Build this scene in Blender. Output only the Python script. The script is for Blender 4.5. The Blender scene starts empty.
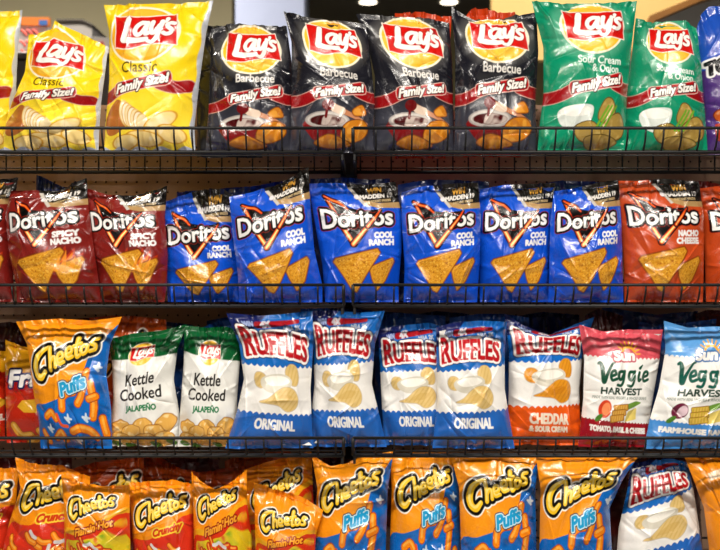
import bpy, math, random
import numpy as np

# ------------------------------------------------------------------ basics
FPX = 1134.0            # focal length in pixels of the 720-wide frame
CAM_Z = 1.35
COL = bpy.context.scene.collection

def lin(h):
    h = h.lstrip('#')
    c = np.array([int(h[i:i+2], 16) / 255.0 for i in (0, 2, 4)])
    return np.where(c <= 0.04045, c / 12.92, ((c + 0.055) / 1.055) ** 2.4)

def world(x, y, d):
    return ((x - 360.0) / FPX * d, d, CAM_Z - (y - 275.0) / FPX * d)

def mesh_obj(name, verts, faces, mat, parent=None, smooth=False, loc=None):
    me = bpy.data.meshes.new(name)
    me.from_pydata([tuple(v) for v in verts], [], [tuple(f) for f in faces])
    me.materials.append(mat)
    if smooth:
        me.polygons.foreach_set('use_smooth', np.ones(len(me.polygons), bool))
    me.update()
    o = bpy.data.objects.new(name, me)
    COL.objects.link(o)
    if parent is not None:
        o.parent = parent
    if loc is not None:
        o.location = loc
    return o

class MB:
    def __init__(s):
        s.v = []; s.f = []
    def box(s, x0, x1, y0, y1, z0, z1, b=0.0):
        n = len(s.v)
        if b <= 0:
            s.v += [(x, y, z) for z in (z0, z1) for x, y in ((x0, y0), (x1, y0), (x1, y1), (x0, y1))]
            s.f += [(n+3, n+2, n+1, n), (n+4, n+5, n+6, n+7)]
            for i in range(4):
                j = (i + 1) % 4
                s.f.append((n+i, n+j, n+4+j, n+4+i))
            return
        rings = ((z0, b), (z0 + b, 0), (z1 - b, 0), (z1, b))
        for z, i in rings:
            s.v += [(x0+i+b*(i == 0), y0+i, z), (x1-i-b*(i == 0), y0+i, z), (x1-i, y0+i+b*(i == 0), z), (x1-i, y1-i-b*(i == 0), z),
                    (x1-i-b*(i == 0), y1-i, z), (x0+i+b*(i == 0), y1-i, z), (x0+i, y1-i-b*(i == 0), z), (x0+i, y0+i+b*(i == 0), z)]
        for k in range(3):
            for i in range(8):
                j = (i + 1) % 8
                s.f.append((n+8*k+i, n+8*k+j, n+8*k+8+j, n+8*k+8+i))
        s.f.append(tuple(n+i for i in range(7, -1, -1)))
        s.f.append(tuple(n+24+i for i in range(8)))
    def tube(s, pts, r, k=8):
        pts = [np.array(p, float) for p in pts]
        n = len(s.v)
        for i, p in enumerate(pts):
            a = pts[min(i+1, len(pts)-1)] - pts[max(i-1, 0)]
            a /= np.linalg.norm(a)
            up = np.array((0, 0, 1.0)) if abs(a[2]) < 0.8 else np.array((1.0, 0, 0))
            e = np.cross(a, up); e /= np.linalg.norm(e)
            g = np.cross(e, a)
            for q in range(k):
                t = 2 * math.pi * q / k
                s.v.append(tuple(p + r * (math.cos(t) * e + math.sin(t) * g)))
        for i in range(len(pts) - 1):
            for q in range(k):
                w = (q + 1) % k
                s.f.append((n+i*k+q, n+i*k+w, n+(i+1)*k+w, n+(i+1)*k+q))
        s.f.append(tuple(n+q for q in range(k-1, -1, -1)))
        s.f.append(tuple(n+(len(pts)-1)*k+q for q in range(k)))
    def build(s, name, mat, parent=None, smooth=False, loc=None):
        return mesh_obj(name, s.v, s.f, mat, parent, smooth, loc)

def tag(o, label=None, cat=None, group=None, kind=None):
    if label: o['label'] = label
    if cat: o['category'] = cat
    if group: o['group'] = group
    if kind: o['kind'] = kind
    return o

def empty(name, loc):
    o = bpy.data.objects.new(name, None)
    o.empty_display_size = 0.05
    o.location = loc
    COL.objects.link(o)
    return o

# ------------------------------------------------------------------ materials
def new_mat(name):
    m = bpy.data.materials.new(name)
    m.use_nodes = True
    return m, m.node_tree.nodes, m.node_tree.links, m.node_tree.nodes['Principled BSDF']

def plain(name, h, rough=0.6, metal=0.0, noise=0.0, scale=20.0, emit=0.0, bump=0.0):
    m, n, l, p = new_mat(name)
    c = lin(h)
    p.inputs['Base Color'].default_value = (*c, 1)
    p.inputs['Roughness'].default_value = rough
    p.inputs['Metallic'].default_value = metal
    tc = n.new('ShaderNodeTexCoord')
    tx = n.new('ShaderNodeTexNoise')
    tx.inputs['Scale'].default_value = scale
    tx.inputs['Detail'].default_value = 5
    l.new(tc.outputs['Object'], tx.inputs['Vector'])
    r = n.new('ShaderNodeValToRGB')
    r.color_ramp.elements[0].position = 0.3
    r.color_ramp.elements[1].position = 0.7
    r.color_ramp.elements[0].color = (*(c * (1 - noise)), 1)
    r.color_ramp.elements[1].color = (*np.minimum(c * (1 + noise), 1), 1)
    l.new(tx.outputs['Fac'], r.inputs['Fac'])
    l.new(r.outputs['Color'], p.inputs['Base Color'])
    if emit:
        p.inputs['Emission Color'].default_value = (*c, 1)
        p.inputs['Emission Strength'].default_value = emit
    if bump:
        b = n.new('ShaderNodeBump')
        b.inputs['Strength'].default_value = bump
        b.inputs['Distance'].default_value = 0.002
        l.new(tx.outputs['Fac'], b.inputs['Height'])
        l.new(b.outputs['Normal'], p.inputs['Normal'])
    return m

def film(name, rough=0.22, spec=0.4, bump=0.22, coat=0.55):
    """printed plastic film: the print is the mesh's colour attribute, the crinkle is noise"""
    m, n, l, p = new_mat(name)
    a = n.new('ShaderNodeAttribute'); a.attribute_name = 'print'
    l.new(a.outputs['Color'], p.inputs['Base Color'])
    p.inputs['Specular IOR Level'].default_value = spec
    p.inputs['Coat Weight'].default_value = coat
    p.inputs['Coat Roughness'].default_value = 0.06
    tc = n.new('ShaderNodeTexCoord')
    t1 = n.new('ShaderNodeTexNoise'); t1.inputs['Scale'].default_value = 26; t1.inputs['Detail'].default_value = 3
    t1.inputs['Distortion'].default_value = 1.2
    t2 = n.new('ShaderNodeTexVoronoi'); t2.inputs['Scale'].default_value = 30
    t2.feature = 'F1'
    l.new(tc.outputs['Object'], t1.inputs['Vector'])
    l.new(t1.outputs['Color'], t2.inputs['Vector'])
    mix = n.new('ShaderNodeMath'); mix.operation = 'MULTIPLY_ADD'
    mix.inputs[1].default_value = 0.06
    l.new(t2.outputs['Distance'], mix.inputs[0])
    l.new(t1.outputs['Fac'], mix.inputs[2])
    b = n.new('ShaderNodeBump'); b.inputs['Strength'].default_value = bump; b.inputs['Distance'].default_value = 0.006
    l.new(mix.outputs[0], b.inputs['Height'])
    l.new(b.outputs['Normal'], p.inputs['Normal'])
    l.new(b.outputs['Normal'], p.inputs['Coat Normal'])
    mr = n.new('ShaderNodeMapRange')
    mr.inputs['From Min'].default_value = 0.3; mr.inputs['From Max'].default_value = 0.7
    mr.inputs['To Min'].default_value = rough - 0.06; mr.inputs['To Max'].default_value = rough + 0.08
    l.new(t1.outputs['Fac'], mr.inputs['Value'])
    l.new(mr.outputs['Result'], p.inputs['Roughness'])
    return m

FILM = {}

# ------------------------------------------------------------------ lettering: outlines of the built-in font
_TXT = {}
def _raw(body):
    if body in _TXT: return _TXT[body]
    cu = bpy.data.curves.new('t', 'FONT'); cu.body = body; cu.size = 1.0; cu.resolution_u = 3
    ob = bpy.data.objects.new('t', cu); COL.objects.link(ob)
    dg = bpy.context.evaluated_depsgraph_get(); dg.update()
    me = bpy.data.meshes.new_from_object(ob.evaluated_get(dg))
    co = np.zeros(len(me.vertices) * 3); me.vertices.foreach_get('co', co); co = co.reshape(-1, 3)[:, :2]
    key = {}
    idx = np.empty(len(co), int)
    for i, c in enumerate(np.round(co, 5)):
        idx[i] = key.setdefault((float(c[0]), float(c[1])), len(key))
    pts = np.array(list(key.keys())).reshape(-1, 2)
    par = list(range(len(pts)))
    def find(a):
        while par[a] != a:
            par[a] = par[par[a]]; a = par[a]
        return a
    cnt = {}
    for p in me.polygons:
        vs = [idx[v] for v in p.vertices]
        for a, b in zip(vs, vs[1:] + vs[:1]):
            if a == b: continue
            k = (min(a, b), max(a, b)); cnt[k] = cnt.get(k, 0) + 1
            ra, rb = find(a), find(b)
            if ra != rb: par[ra] = rb
    gl = {}
    for (a, b), c in cnt.items():
        if c == 1: gl.setdefault(find(a), []).append((*pts[a], *pts[b]))
    out = [np.array(v) for v in gl.values()]
    bpy.data.objects.remove(ob); bpy.data.curves.remove(cu); bpy.data.meshes.remove(me)
    _TXT[body] = out
    return out
CAP = None

# ------------------------------------------------------------------ print artwork (signed distances sampled on the bag's own grid)
BIG = 1e3
def cat_rom(pts, n=6, closed=False):
    p = np.array(pts, float)
    if len(p) < 3: return p
    e = np.vstack([p[-1], p, p[0], p[1]]) if closed else np.vstack([2*p[0]-p[1], p, 2*p[-1]-p[-2]])
    out = []
    for i in range(len(e) - 3):
        for t in np.arange(n) / n:
            a, b, c, d = e[i:i+4]
            out.append(0.5*((2*b) + (c-a)*t + (2*a-5*b+4*c-d)*t*t + (3*b-a-3*c+d)*t**3))
    if not closed: out.append(p[-1])
    return np.array(out)

class Art:
    def __init__(s, W, H, base, res=2.1, parts=(), m=0.055):
        s.W, s.H, s.m = W, H, m
        s.nu, s.nv = int(W * res) + 1, int(H * res) + 1
        u = np.linspace(0, 1, s.nu); v = np.linspace(0, 1, s.nv)
        s.X, s.Y = np.meshgrid((u*(1 + 2*m) - m)*W, (1 - v) * H)
        s.a = 1.15 / res
        s.col = np.empty((s.nv, s.nu, 3)); s.col[:] = lin(base)
        s.part = np.zeros((s.nv, s.nu), np.int8)
        s.names = ['film_body', 'top_seal', 'bottom_seal'] + list(parts)
    def _win(s, x0, x1, y0, y1):
        x0 = (x0/s.W + s.m)/(1 + 2*s.m); x1 = (x1/s.W + s.m)/(1 + 2*s.m)
        i0 = max(int(np.floor(x0*(s.nu-1))), 0); i1 = min(int(np.ceil(x1*(s.nu-1))) + 1, s.nu)
        j0 = max(int(np.floor((1 - y1 / s.H) * (s.nv-1))), 0); j1 = min(int(np.ceil((1 - y0 / s.H) * (s.nv-1))) + 1, s.nv)
        return slice(j0, max(j1, j0)), slice(i0, max(i1, i0))
    def caps(s, p, r, m=6):
        sd = np.full(s.X.shape, BIG)
        p = np.array(p, float); r = np.broadcast_to(np.array(r, float), (len(p),)) if np.ndim(r) == 0 else np.array(r, float)
        if len(r) != len(p): r = np.interp(np.linspace(0, 1, len(p)), np.linspace(0, 1, len(r)), r)
        for k in range(len(p) - 1):
            a, b = p[k], p[k+1]; q = max(r[k], r[k+1]) + m
            w = s._win(min(a[0], b[0]) - q, max(a[0], b[0]) + q, min(a[1], b[1]) - q, max(a[1], b[1]) + q)
            x, y = s.X[w] - a[0], s.Y[w] - a[1]
            dx, dy = b - a; L = dx*dx + dy*dy + 1e-9
            t = np.clip((x*dx + y*dy) / L, 0, 1)
            d = np.hypot(x - t*dx, y - t*dy) - (r[k] + (r[k+1] - r[k]) * t)
            sd[w] = np.minimum(sd[w], d)
        return sd
    def stroke(s, pts, r, m=6, n=5):
        return s.caps(cat_rom(pts, n), r, m)
    def edges(s, E, m=6):
        sd = np.full(s.X.shape, BIG)
        w = s._win(E[:, [0, 2]].min() - m, E[:, [0, 2]].max() + m, E[:, [1, 3]].min() - m, E[:, [1, 3]].max() + m)
        X, Y = s.X[w], s.Y[w]
        if X.size == 0: return sd
        d = np.full(X.shape, BIG); ins = np.zeros(X.shape, bool)
        for x0, y0, x1, y1 in E:
            dx, dy = x1 - x0, y1 - y0; L = dx*dx + dy*dy
            if L < 1e-12: continue
            t = np.clip(((X-x0)*dx + (Y-y0)*dy) / L, 0, 1)
            d = np.minimum(d, np.hypot(X - x0 - t*dx, Y - y0 - t*dy))
            if dy != 0:
                c = (y0 > Y) != (y1 > Y)
                ins ^= c & (X < x0 + (Y - y0) / dy * dx)
        sd[w] = np.where(ins, -d, d)
        return sd
    def poly(s, pts, smooth=0, m=6):
        p = cat_rom(pts, smooth, True) if smooth else np.array(pts, float)
        return s.edges(np.hstack([p, np.roll(p, -1, 0)]), m)
    def ell(s, cx, cy, rx, ry, rot=0):
        c, n = math.cos(rot), math.sin(rot)
        x, y = s.X - cx, s.Y - cy
        f = np.sqrt(((x*c + y*n) / rx)**2 + ((y*c - x*n) / ry)**2)
        return (f - 1) * min(rx, ry)
    def text(s, body, x0, x1, yb, cap, tilt=0, arc=0, slant=0, bold=0, hs=None, m=6, ref=None):
        global CAP
        if CAP is None:
            e = np.vstack(_raw('H')); CAP = e[:, [1, 3]].max()
        g = _raw(body)
        al = np.vstack(g); a, b = al[:, [0, 2]].min(), al[:, [0, 2]].max()
        sd = np.full(s.X.shape, BIG)
        def f(x, y):
            t = (x - a) / (b - a)
            k = cap / CAP * (hs(t) if hs else 1)
            yy = y * k
            return x0 + t*(x1 - x0) + slant*yy, yb - tilt*t - arc*4*t*(1-t) - yy
        for e in g:
            X0, Y0 = f(e[:, 0], e[:, 1]); X1, Y1 = f(e[:, 2], e[:, 3])
            sd = np.minimum(sd, s.edges(np.stack([X0, Y0, X1, Y1], 1), m))
        return sd - bold
    def fill(s, sd, color, part=None, alpha=1.0, grow=0.0):
        c = lin(color) if isinstance(color, str) else color
        cov = (np.clip(0.5 - (sd - grow) / s.a, 0, 1) * alpha)[..., None]
        s.col = s.col * (1 - cov) + c * cov
        if part: s.part[(sd - grow) < 0] = s.names.index(part)
    def noise(s, k, seed):
        r = np.random.default_rng(seed); o = np.zeros(s.X.shape)
        for i in range(10):
            f = k * r.uniform(0.5, 1.6); t = r.uniform(0, 6.28)
            o += np.sin(f*(math.cos(t)*s.X + math.sin(t)*s.Y) + r.uniform(0, 6.28) + 1.5*np.sin(0.6*f*(math.sin(t+1)*s.X - math.cos(t+1)*s.Y)))
        return o / 4.5
    def wave(s, y, amp, per, tilt=0):
        """positive below a scalloped edge at height y"""
        return (y + tilt*(s.X/s.W - 0.5)) + amp*np.abs(np.sin(math.pi*s.X/per)) - s.Y
# ------------------------------------------------------------------ logos shared by several prints
class Tf:
    def __init__(s, k=1.0, ox=0.0, oy=0.0, rot=0.0, kx=1.0):
        s.k, s.ox, s.oy, s.c, s.s, s.kx = k, ox, oy, math.cos(rot), math.sin(rot), kx
    def __call__(s, p):
        p = np.array(p, float) * s.k
        p[..., 0] *= s.kx
        return np.stack([p[..., 0]*s.c - p[..., 1]*s.s + s.ox, p[..., 0]*s.s + p[..., 1]*s.c + s.oy], -1)

def ball_logo(A, T, ball='f8c63c', glow='fbf3dc', part='logo', thin=False):
    """yellow ball, red wavy banner, white brush lettering; local units as on an 82-wide bag"""
    k = T.k
    c = T([[42, 27]])[0]
    th = math.atan2(T.s, T.c)
    b = A.ell(c[0], c[1], 33*k, 26.5*k, th)
    A.fill(b, glow, part, grow=2.0*k)
    n = A.noise(0.09/k, 3)
    A.fill(b, ball)
    A.fill(A.ell(c[0]+4*k, c[1]+17*k, 20*k, 6*k, th-0.1), 'f8d060', alpha=0.7)
    A.fill(A.ell(c[0]-2*k, c[1]-20*k, 20*k, 5*k, th), 'f6cb55', alpha=0.7)
    ban = T(cat_rom([[13.5, 9.5], [15, 8.2], [30, 9.5], [45, 10], [60, 9.5], [71, 8.5], [73.5, 11], [77, 36], [75.5, 38.5], [60, 37], [45, 38.5], [30, 41], [15, 38.5], [12.5, 36]], 4, True))
    sb = A.poly(ban)
    A.fill(sb, 'f7efe4', part, grow=1.0*k)
    A.fill(sb, 'd8261f')
    st = [([[28.5, 12], [27, 17], [25, 25], [22.5, 31.5]], [2.8, 3.4]), ([[22.5, 31.7], [30, 33.2], [40, 33.3], [48, 32.6]], [3.2, 2.2]),
          ([[47, 16.3], [42, 16.2], [37, 19.5], [35.2, 24.5], [37.5, 27.8], [41.5, 26.8], [46, 20.5]], 2.2), ([[48.3, 16.3], [46.6, 22], [46.4, 27], [49.2, 26.8]], 2.2),
          ([[53.2, 15.8], [51.8, 21.5], [52.6, 26.3], [56, 26], [60, 19.5]], 2.2), ([[62.2, 15.6], [60.3, 23], [58, 31], [54, 35.6], [49.6, 34.6]], [2.3, 2.3, 2.0, 1.6]),
          ([[66.3, 12.5], [65.2, 16]], [1.9, 1.0]), ([[73, 18], [69.5, 17], [66.6, 19], [68.5, 22], [71.2, 24.2], [70.5, 27.4], [66.8, 28.3], [64, 27]], 1.9)]
    sd = np.minimum.reduce([A.stroke(T(p), np.array(r, float)*k) for p, r in st])
    A.fill(sd, '8e1016', part, alpha=0.55, grow=0.9*k)
    A.fill(sd, 'fbf8f2')

def bubble_logo(A, T, part='logo'):
    """fat yellow hand-drawn lettering with black and white outlines; local units as on an 88-wide bag"""
    k = T.k
    e = [[44.2, 38.3], [49.2, 36.3], [48.4, 32.6], [44.8, 33.2], [43.6, 37.4], [45.6, 41.2], [50.6, 39.8]]
    e2 = [[x+9.3, y-4.2] for x, y in e]
    st = [([[33, 27.5], [26, 30.5], [19.5, 35.5], [16.3, 43], [17.6, 50], [23, 52.4], [28.5, 47.5]], [1.6, 2.4, 3.2, 3.8, 3.6, 3.2, 2.2]),
          ([[35, 28], [35.4, 35], [35.6, 46]], 2.3), ([[35.6, 40], [38.2, 36], [41, 37], [41.6, 43.6]], 2.1),
          (e, 1.9), (e2, 1.9), ([[63.6, 20.5], [63.6, 29], [64.6, 35.6], [67, 35]], [2.7, 2.2, 2]), ([[60.3, 27.2], [67.3, 24.6]], 1.8),
          ([[70.6, 26.3], [68.6, 30], [70.4, 33.8], [73.8, 32], [74.4, 27.6], [70.6, 26.3]], 1.9),
          ([[82.3, 21.4], [78.4, 22], [77.6, 25.2], [81, 27.2], [81.4, 30.6], [77.4, 31.8]], 1.9)]
    sd = np.minimum.reduce([A.stroke(T(p), np.array(r, float)*k*0.86, m=9) for p, r in st])
    A.fill(sd, 'f6f1e6', part, grow=4.2*k)
    A.fill(sd, '17130f', grow=2.9*k)
    A.fill(sd, 'f6cc34', grow=0.1*k)
    hi = np.minimum.reduce([A.stroke(T(np.array(p, float) + [-0.3, -0.9]), np.array(r, float)*k*0.35, m=4) for p, r in st])
    A.fill(hi, 'fae388')

def puff(A, pts, r, part='food_picture', c='f0941d'):
    sd = A.stroke(pts, r)
    A.fill(sd, 'a8470c', part, grow=0.8)
    A.fill(sd, c)
    A.fill(A.stroke(np.array(pts, float) + [-0.3, -r*0.35], r*0.35), 'f9bf5c', alpha=0.8)

def crisp(A, sd, c1, c2, seed, part='food_picture', rim=None, k=0.5):
    if rim: A.fill(sd, rim, part, grow=0.9)
    A.fill(sd, c1, part)
    n = A.noise(k, seed)
    A.fill(np.maximum(sd + 1.0, -(n - 0.35)), c2, alpha=0.8)

# ------------------------------------------------------------------ the prints
D = {}
def ribbon(A, dx=3, dy=7, k=0.94, c='a5161f', end=80, txt='Family Size!'):
    R = Tf(k, dx, dy)
    a = A.stroke(R([[-12, 87], [0, 87], [10, 84.5], [18, 81], [24, 78.5]]), 5.6*k)
    b = A.stroke(R([[68, 74.5], [74, 76.5], [end+4, 78.5], [end+14, 77]]), 5.6*k)
    m = A.poly(R([[17.5, 73.5], [30, 71.5], [46, 69], [62, 66], [76, 63], [77.5, 74.5], [62, 77.5], [46, 80], [32, 82], [19.5, 84.5]]), 3)
    for sd in (a, b):
        A.fill(sd, 'd9b0a4', 'size_ribbon', grow=0.7)
        A.fill(sd, c)
    A.fill(m, 'e9cabf', 'size_ribbon', grow=0.8)
    A.fill(m, 'c01c25')
    p0 = R([[20, 82.8]])[0]; p1 = R([[75, 73]])[0]
    t = A.text(txt, p0[0], p1[0], p0[1], 8.8*k, tilt=p0[1]-p1[1], slant=0.1, bold=0.5)
    A.fill(t, '4a0b10', 'size_ribbon', grow=1.0)
    A.fill(t, 'fdf9f2')

def d_classic():
    A = Art(82, 138, 'f8dc28', parts=('logo', 'flavour_name', 'size_ribbon', 'food_picture'))
    g = np.clip((A.Y - 60) / 60, 0, 1)[..., None]
    A.col = A.col*(1-g*0.35) + lin('fae67a')*g*0.35
    A.fill(A.poly([[4, 96], [12, 90], [22, 98], [26, 112], [14, 121], [1, 122], [-3, 108]], 5), 'b9783f', 'food_picture')
    for i in range(7):
        x = 22 + i*3.4; y = 103 + i*1.8
        A.fill(A.ell(x, y, 5.5, 11 - i*0.3, -0.35), 'd2a24a' if i % 2 else 'e4c27c', 'food_picture', grow=0.8)
        A.fill(A.ell(x, y, 5.5, 11 - i*0.3, -0.35), 'f4ead2' if i % 2 else 'eeddb4', 'food_picture')
    for x, y, rx, ry, r, s in ((58, 112, 15, 7, -0.5, 1), (68, 122, 12, 7, 0.3, 2), (42, 126, 17, 6, 0.1, 3), (22, 129, 14, 6, -0.1, 4)):
        crisp(A, A.ell(x, y, rx, ry, r), 'f5dc9a', 'f9eac6', s, rim='dba93c', k=0.3)
    ball_logo(A, Tf(0.98, 33-0.98*0.95*42, 30.5-0.98*27, kx=0.95), 'f6bc30')
    A.fill(A.text('Classic', 15, 51, 66, 9.6, bold=-0.05), '5a3e10', 'flavour_name', grow=0.15)
    ribbon(A, -9, 7)
    A.fill(A.H - 4 + 1.5*np.sin(A.X*0.3) - A.Y, 'b9bfd0')
    A.fill(83.5 + np.sin(A.Y*0.2)*0.8 - A.X, 'c4c8d0')
    return A

def d_barbecue():
    A = Art(82, 138, '2b2b34', parts=('logo', 'flavour_name', 'size_ribbon', 'food_picture'))
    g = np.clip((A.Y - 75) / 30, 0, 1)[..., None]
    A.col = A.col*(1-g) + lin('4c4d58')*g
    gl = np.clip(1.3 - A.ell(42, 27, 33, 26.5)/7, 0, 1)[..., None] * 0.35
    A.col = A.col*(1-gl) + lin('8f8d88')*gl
    A.fill(A.poly([[11, 108], [58, 108], [54, 122], [44, 129], [26, 129], [15, 121]], 3), '8b2226', 'food_picture')
    A.fill(A.ell(35, 107, 24, 8.5), 'b9b2ae', 'food_picture')
    A.fill(A.ell(35, 106.5, 21.5, 6.8), 'd8d2cc')
    A.fill(A.ell(35, 107.5, 19, 5.3), '5a1216')
    n = A.noise(0.5, 8)
    A.fill(np.maximum(A.ell(35, 107.5, 19, 5.0), -(n-0.1)), 'cfc0b8')
    A.fill(A.stroke([[37, 93], [52, 98], [66, 103], [78, 109]], [4.2, 2.8, 2, 1.6]), 'c98f6a', 'food_picture')
    A.fill(A.stroke([[42, 95.5], [50, 97.5]], 4.0), 'e6d2c0')
    A.fill(A.ell(35, 92, 6.5, 5.5), '7c171b', 'food_picture')
    A.fill(A.stroke([[34, 96], [33, 104]], 1.5), '7c171b', 'food_picture')
    for pts, s in (([[62, 96], [72, 90], [77, 99], [70, 101], [64, 101]], 1), ([[50, 118], [58, 108], [74, 106], [80, 116], [70, 126], [52, 128]], 2),
                   ([[22, 127], [36, 121], [50, 125], [60, 131], [40, 134], [24, 131]], 3)):
        crisp(A, A.poly(pts, 4), 'd08a2a', 'e8ad4e', s, rim='8a4f16', k=0.4)
    ball_logo(A, Tf(0.96, 43-0.96*0.95*42, 27.5-0.96*27, kx=0.95))
    A.fill(A.text('Barbecue', 27, 68, 63, 8.6, tilt=-0.5, bold=0.1), 'e8e4de', 'flavour_name', grow=0.15)
    ribbon(A)
    return A

def d_onion():
    A = Art(82, 138, '169c78', parts=('logo', 'flavour_name', 'size_ribbon', 'food_picture'))
    gl = np.clip(1.2 - A.ell(42, 27, 33, 26.5)/6, 0, 1)[..., None] * 0.3
    A.col = A.col*(1-gl) + lin('9fd0b8')*gl
    A.fill(A.poly([[10, 104], [20, 98], [42, 97], [46, 103], [42, 114], [30, 120], [16, 116]], 4), 'dfe5df', 'food_picture')
    A.fill(A.ell(28, 102.5, 16, 5), 'f7f7f0')
    for pts, s in (([[52, 104], [58, 92], [66, 93], [70, 104], [62, 112], [54, 111]], 1), ([[28, 117], [44, 112], [56, 121], [50, 130], [34, 128]], 2),
                   ([[60, 112], [74, 104], [82, 112], [80, 124], [64, 130], [56, 122]], 3), ([[40, 126], [60, 124], [74, 130], [56, 136], [42, 134]], 4)):
        crisp(A, A.poly(pts, 4), 'b59a55', 'd0b878', s, rim='6e5a24', k=0.4)
    for x in (50, 54, 59):
        A.fill(A.stroke([[x, 118], [x+7, 106], [x+12, 98]], 1.1), '7fae3c', 'food_picture')
    ball_logo(A, Tf(0.88, 44-0.88*42, 26-0.88*27, kx=1.0))
    A.fill(A.text('Sour Cream', 27, 73, 59, 6.6, tilt=-1.0, bold=0.08), 'e9f2ea', 'flavour_name', grow=0.15)
    A.fill(A.text('& Onion', 42, 71, 66.5, 6.4, tilt=-1.0, bold=0.08), 'e9f2ea', 'flavour_name', grow=0.15)
    ribbon(A, 3, 8.5)
    return A

def d_tortilla(base, dark, flavour, flames=False):
    def f():
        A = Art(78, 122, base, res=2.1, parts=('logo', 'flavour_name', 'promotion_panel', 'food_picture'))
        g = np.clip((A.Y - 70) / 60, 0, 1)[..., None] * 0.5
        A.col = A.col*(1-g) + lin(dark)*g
        # promotion panel in the top right corner
        pp = A.poly([[30, -4], [84, -4], [84, 21], [62, 21], [40, 17]])
        A.fill(pp, '2b2622', 'promotion_panel')
        st = A.poly([[45, 17.5], [62, 21], [84, 20], [84, 26], [60, 26], [49, 23]])
        A.fill(st, 'b99a6c', 'promotion_panel')
        A.fill(A.poly([[33, 4], [37, 4], [46, 17], [50, 23], [47, 24]]), 'c9c4bb', 'promotion_panel')
        A.fill(A.text('WIN', 52, 66, 11, 5.6, tilt=1.5, slant=0.15, bold=0.3), 'd9a84e', 'promotion_panel')
        A.fill(A.text("MADDEN 19", 44, 76, 16.6, 4.0, tilt=2.0, slant=0.1, bold=0.3), 'ece8e2', 'promotion_panel')
        A.fill(A.ell(41, 14.2, 2.6, 2.4), 'e4dfe0', 'promotion_panel')
        A.fill(A.text('INSTANT PRIZES', 52, 74, 20.4, 2.0, tilt=1.6, bold=0.15), 'cdb78d', 'promotion_panel')
        # emblem
        tri = A.poly([[8, 12.5], [26, 26], [45, 30], [62, 29], [34, 64]])
        A.fill(tri, '171416', 'logo', grow=1.6)
        def fire(p, r):
            sd = A.stroke(p, r)
            A.fill(sd, '151213', 'logo', grow=1.3)
            A.fill(sd, 'd8401c')
            A.fill(sd, 'f08a2c', grow=-0.7)
            A.fill(sd, 'fbe3a0', grow=-1.35)
        fire([[9, 13], [14, 22], [22, 42], [32, 61]], [0.8, 1.4, 2.1, 2.4])
        fire([[9, 13], [16, 17.5], [23, 20.5], [30, 27]], [0.8, 1.3, 1.3, 0.9])
        # lettering
        hs = lambda t: 1 + 0.28*np.exp(-(t/0.16)**2) + 0.05*t
        t = A.text('Doritos', 3.5, 73, 45.5, 15.0, tilt=3.2, bold=0.6, hs=hs, m=8)
        A.fill(t, '9c2e1c', 'logo', grow=2.6)
        A.fill(t, '141113', 'logo', grow=2.0)
        fire([[32, 62], [42, 51], [52, 40], [62, 28]], [2.5, 2.2, 1.8, 0.7])
        A.fill(t, 'f5f3f0', 'logo')
        fire([[48, 44.5], [55, 36.5], [62, 28]], [1.8, 1.5, 0.6])
        a, b = flavour
        A.fill(A.text(a, 73.5 - (4.8 if len(a) == 4 else 4.6 if len(a) == 5 else 4.3)*len(a), 73.5, 56, 5.4, tilt=0.6, bold=0.35), 'f1efee', 'flavour_name', grow=0.2)
        A.fill(A.text(b, 48.5, 73.5, 63.4, 5.4, tilt=0.6, bold=0.35), 'f1efee', 'flavour_name', grow=0.2)
        # crisps
        if flames:
            for x, h, s in ((24, 10, 5), (32, 17, 1), (40, 21, 2), (48, 19, 3), (56, 20, 4), (63, 18, 6), (69, 13, 7)):
                A.fill(A.stroke([[x-4, 86], [x+1, 86-h*0.5], [x+5, 86-h]], [6.5, 3.6, 0.4]), 'c8481a', 'food_picture', alpha=0.8)
                A.fill(A.stroke([[x-3, 86], [x, 86-h*0.4], [x+3, 86-h*0.75]], [4, 2.3, 0.3]), 'f0952c', alpha=0.8)
        for pts, s in (([[49, 86.5], [72.5, 77.5], [73.5, 80], [65, 99], [57, 108], [52, 97]], 2), ([[10, 80], [12, 77.5], [56, 68], [58, 71], [44, 92], [33, 110], [29, 108], [20, 94]], 1)):
            sd = A.poly(pts, 0) - 0.8
            A.fill(sd, '5a2c0c', 'food_picture', grow=1.6, alpha=0.6)
            crisp(A, sd, 'd9a238', 'bd801f', s, rim='a8641a', k=1.9)
            A.fill(np.maximum(sd + 2, -(A.noise(2.3, s+7) - 0.55)), 'efc860', alpha=0.7)
            A.fill(np.maximum(sd + 1.5, -(A.noise(1.6, s+17) - 0.8)), '9a5c18', alpha=0.7)
        if flames:
            for x, h in ((52, 14), (58, 18), (65, 12)):
                A.fill(A.stroke([[x-3, 88], [x, 88-h*0.4], [x+3, 88-h]], [2.6, 1.8, 0.2]), 'f0a83c', alpha=0.75)
        return A
    return f

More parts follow.
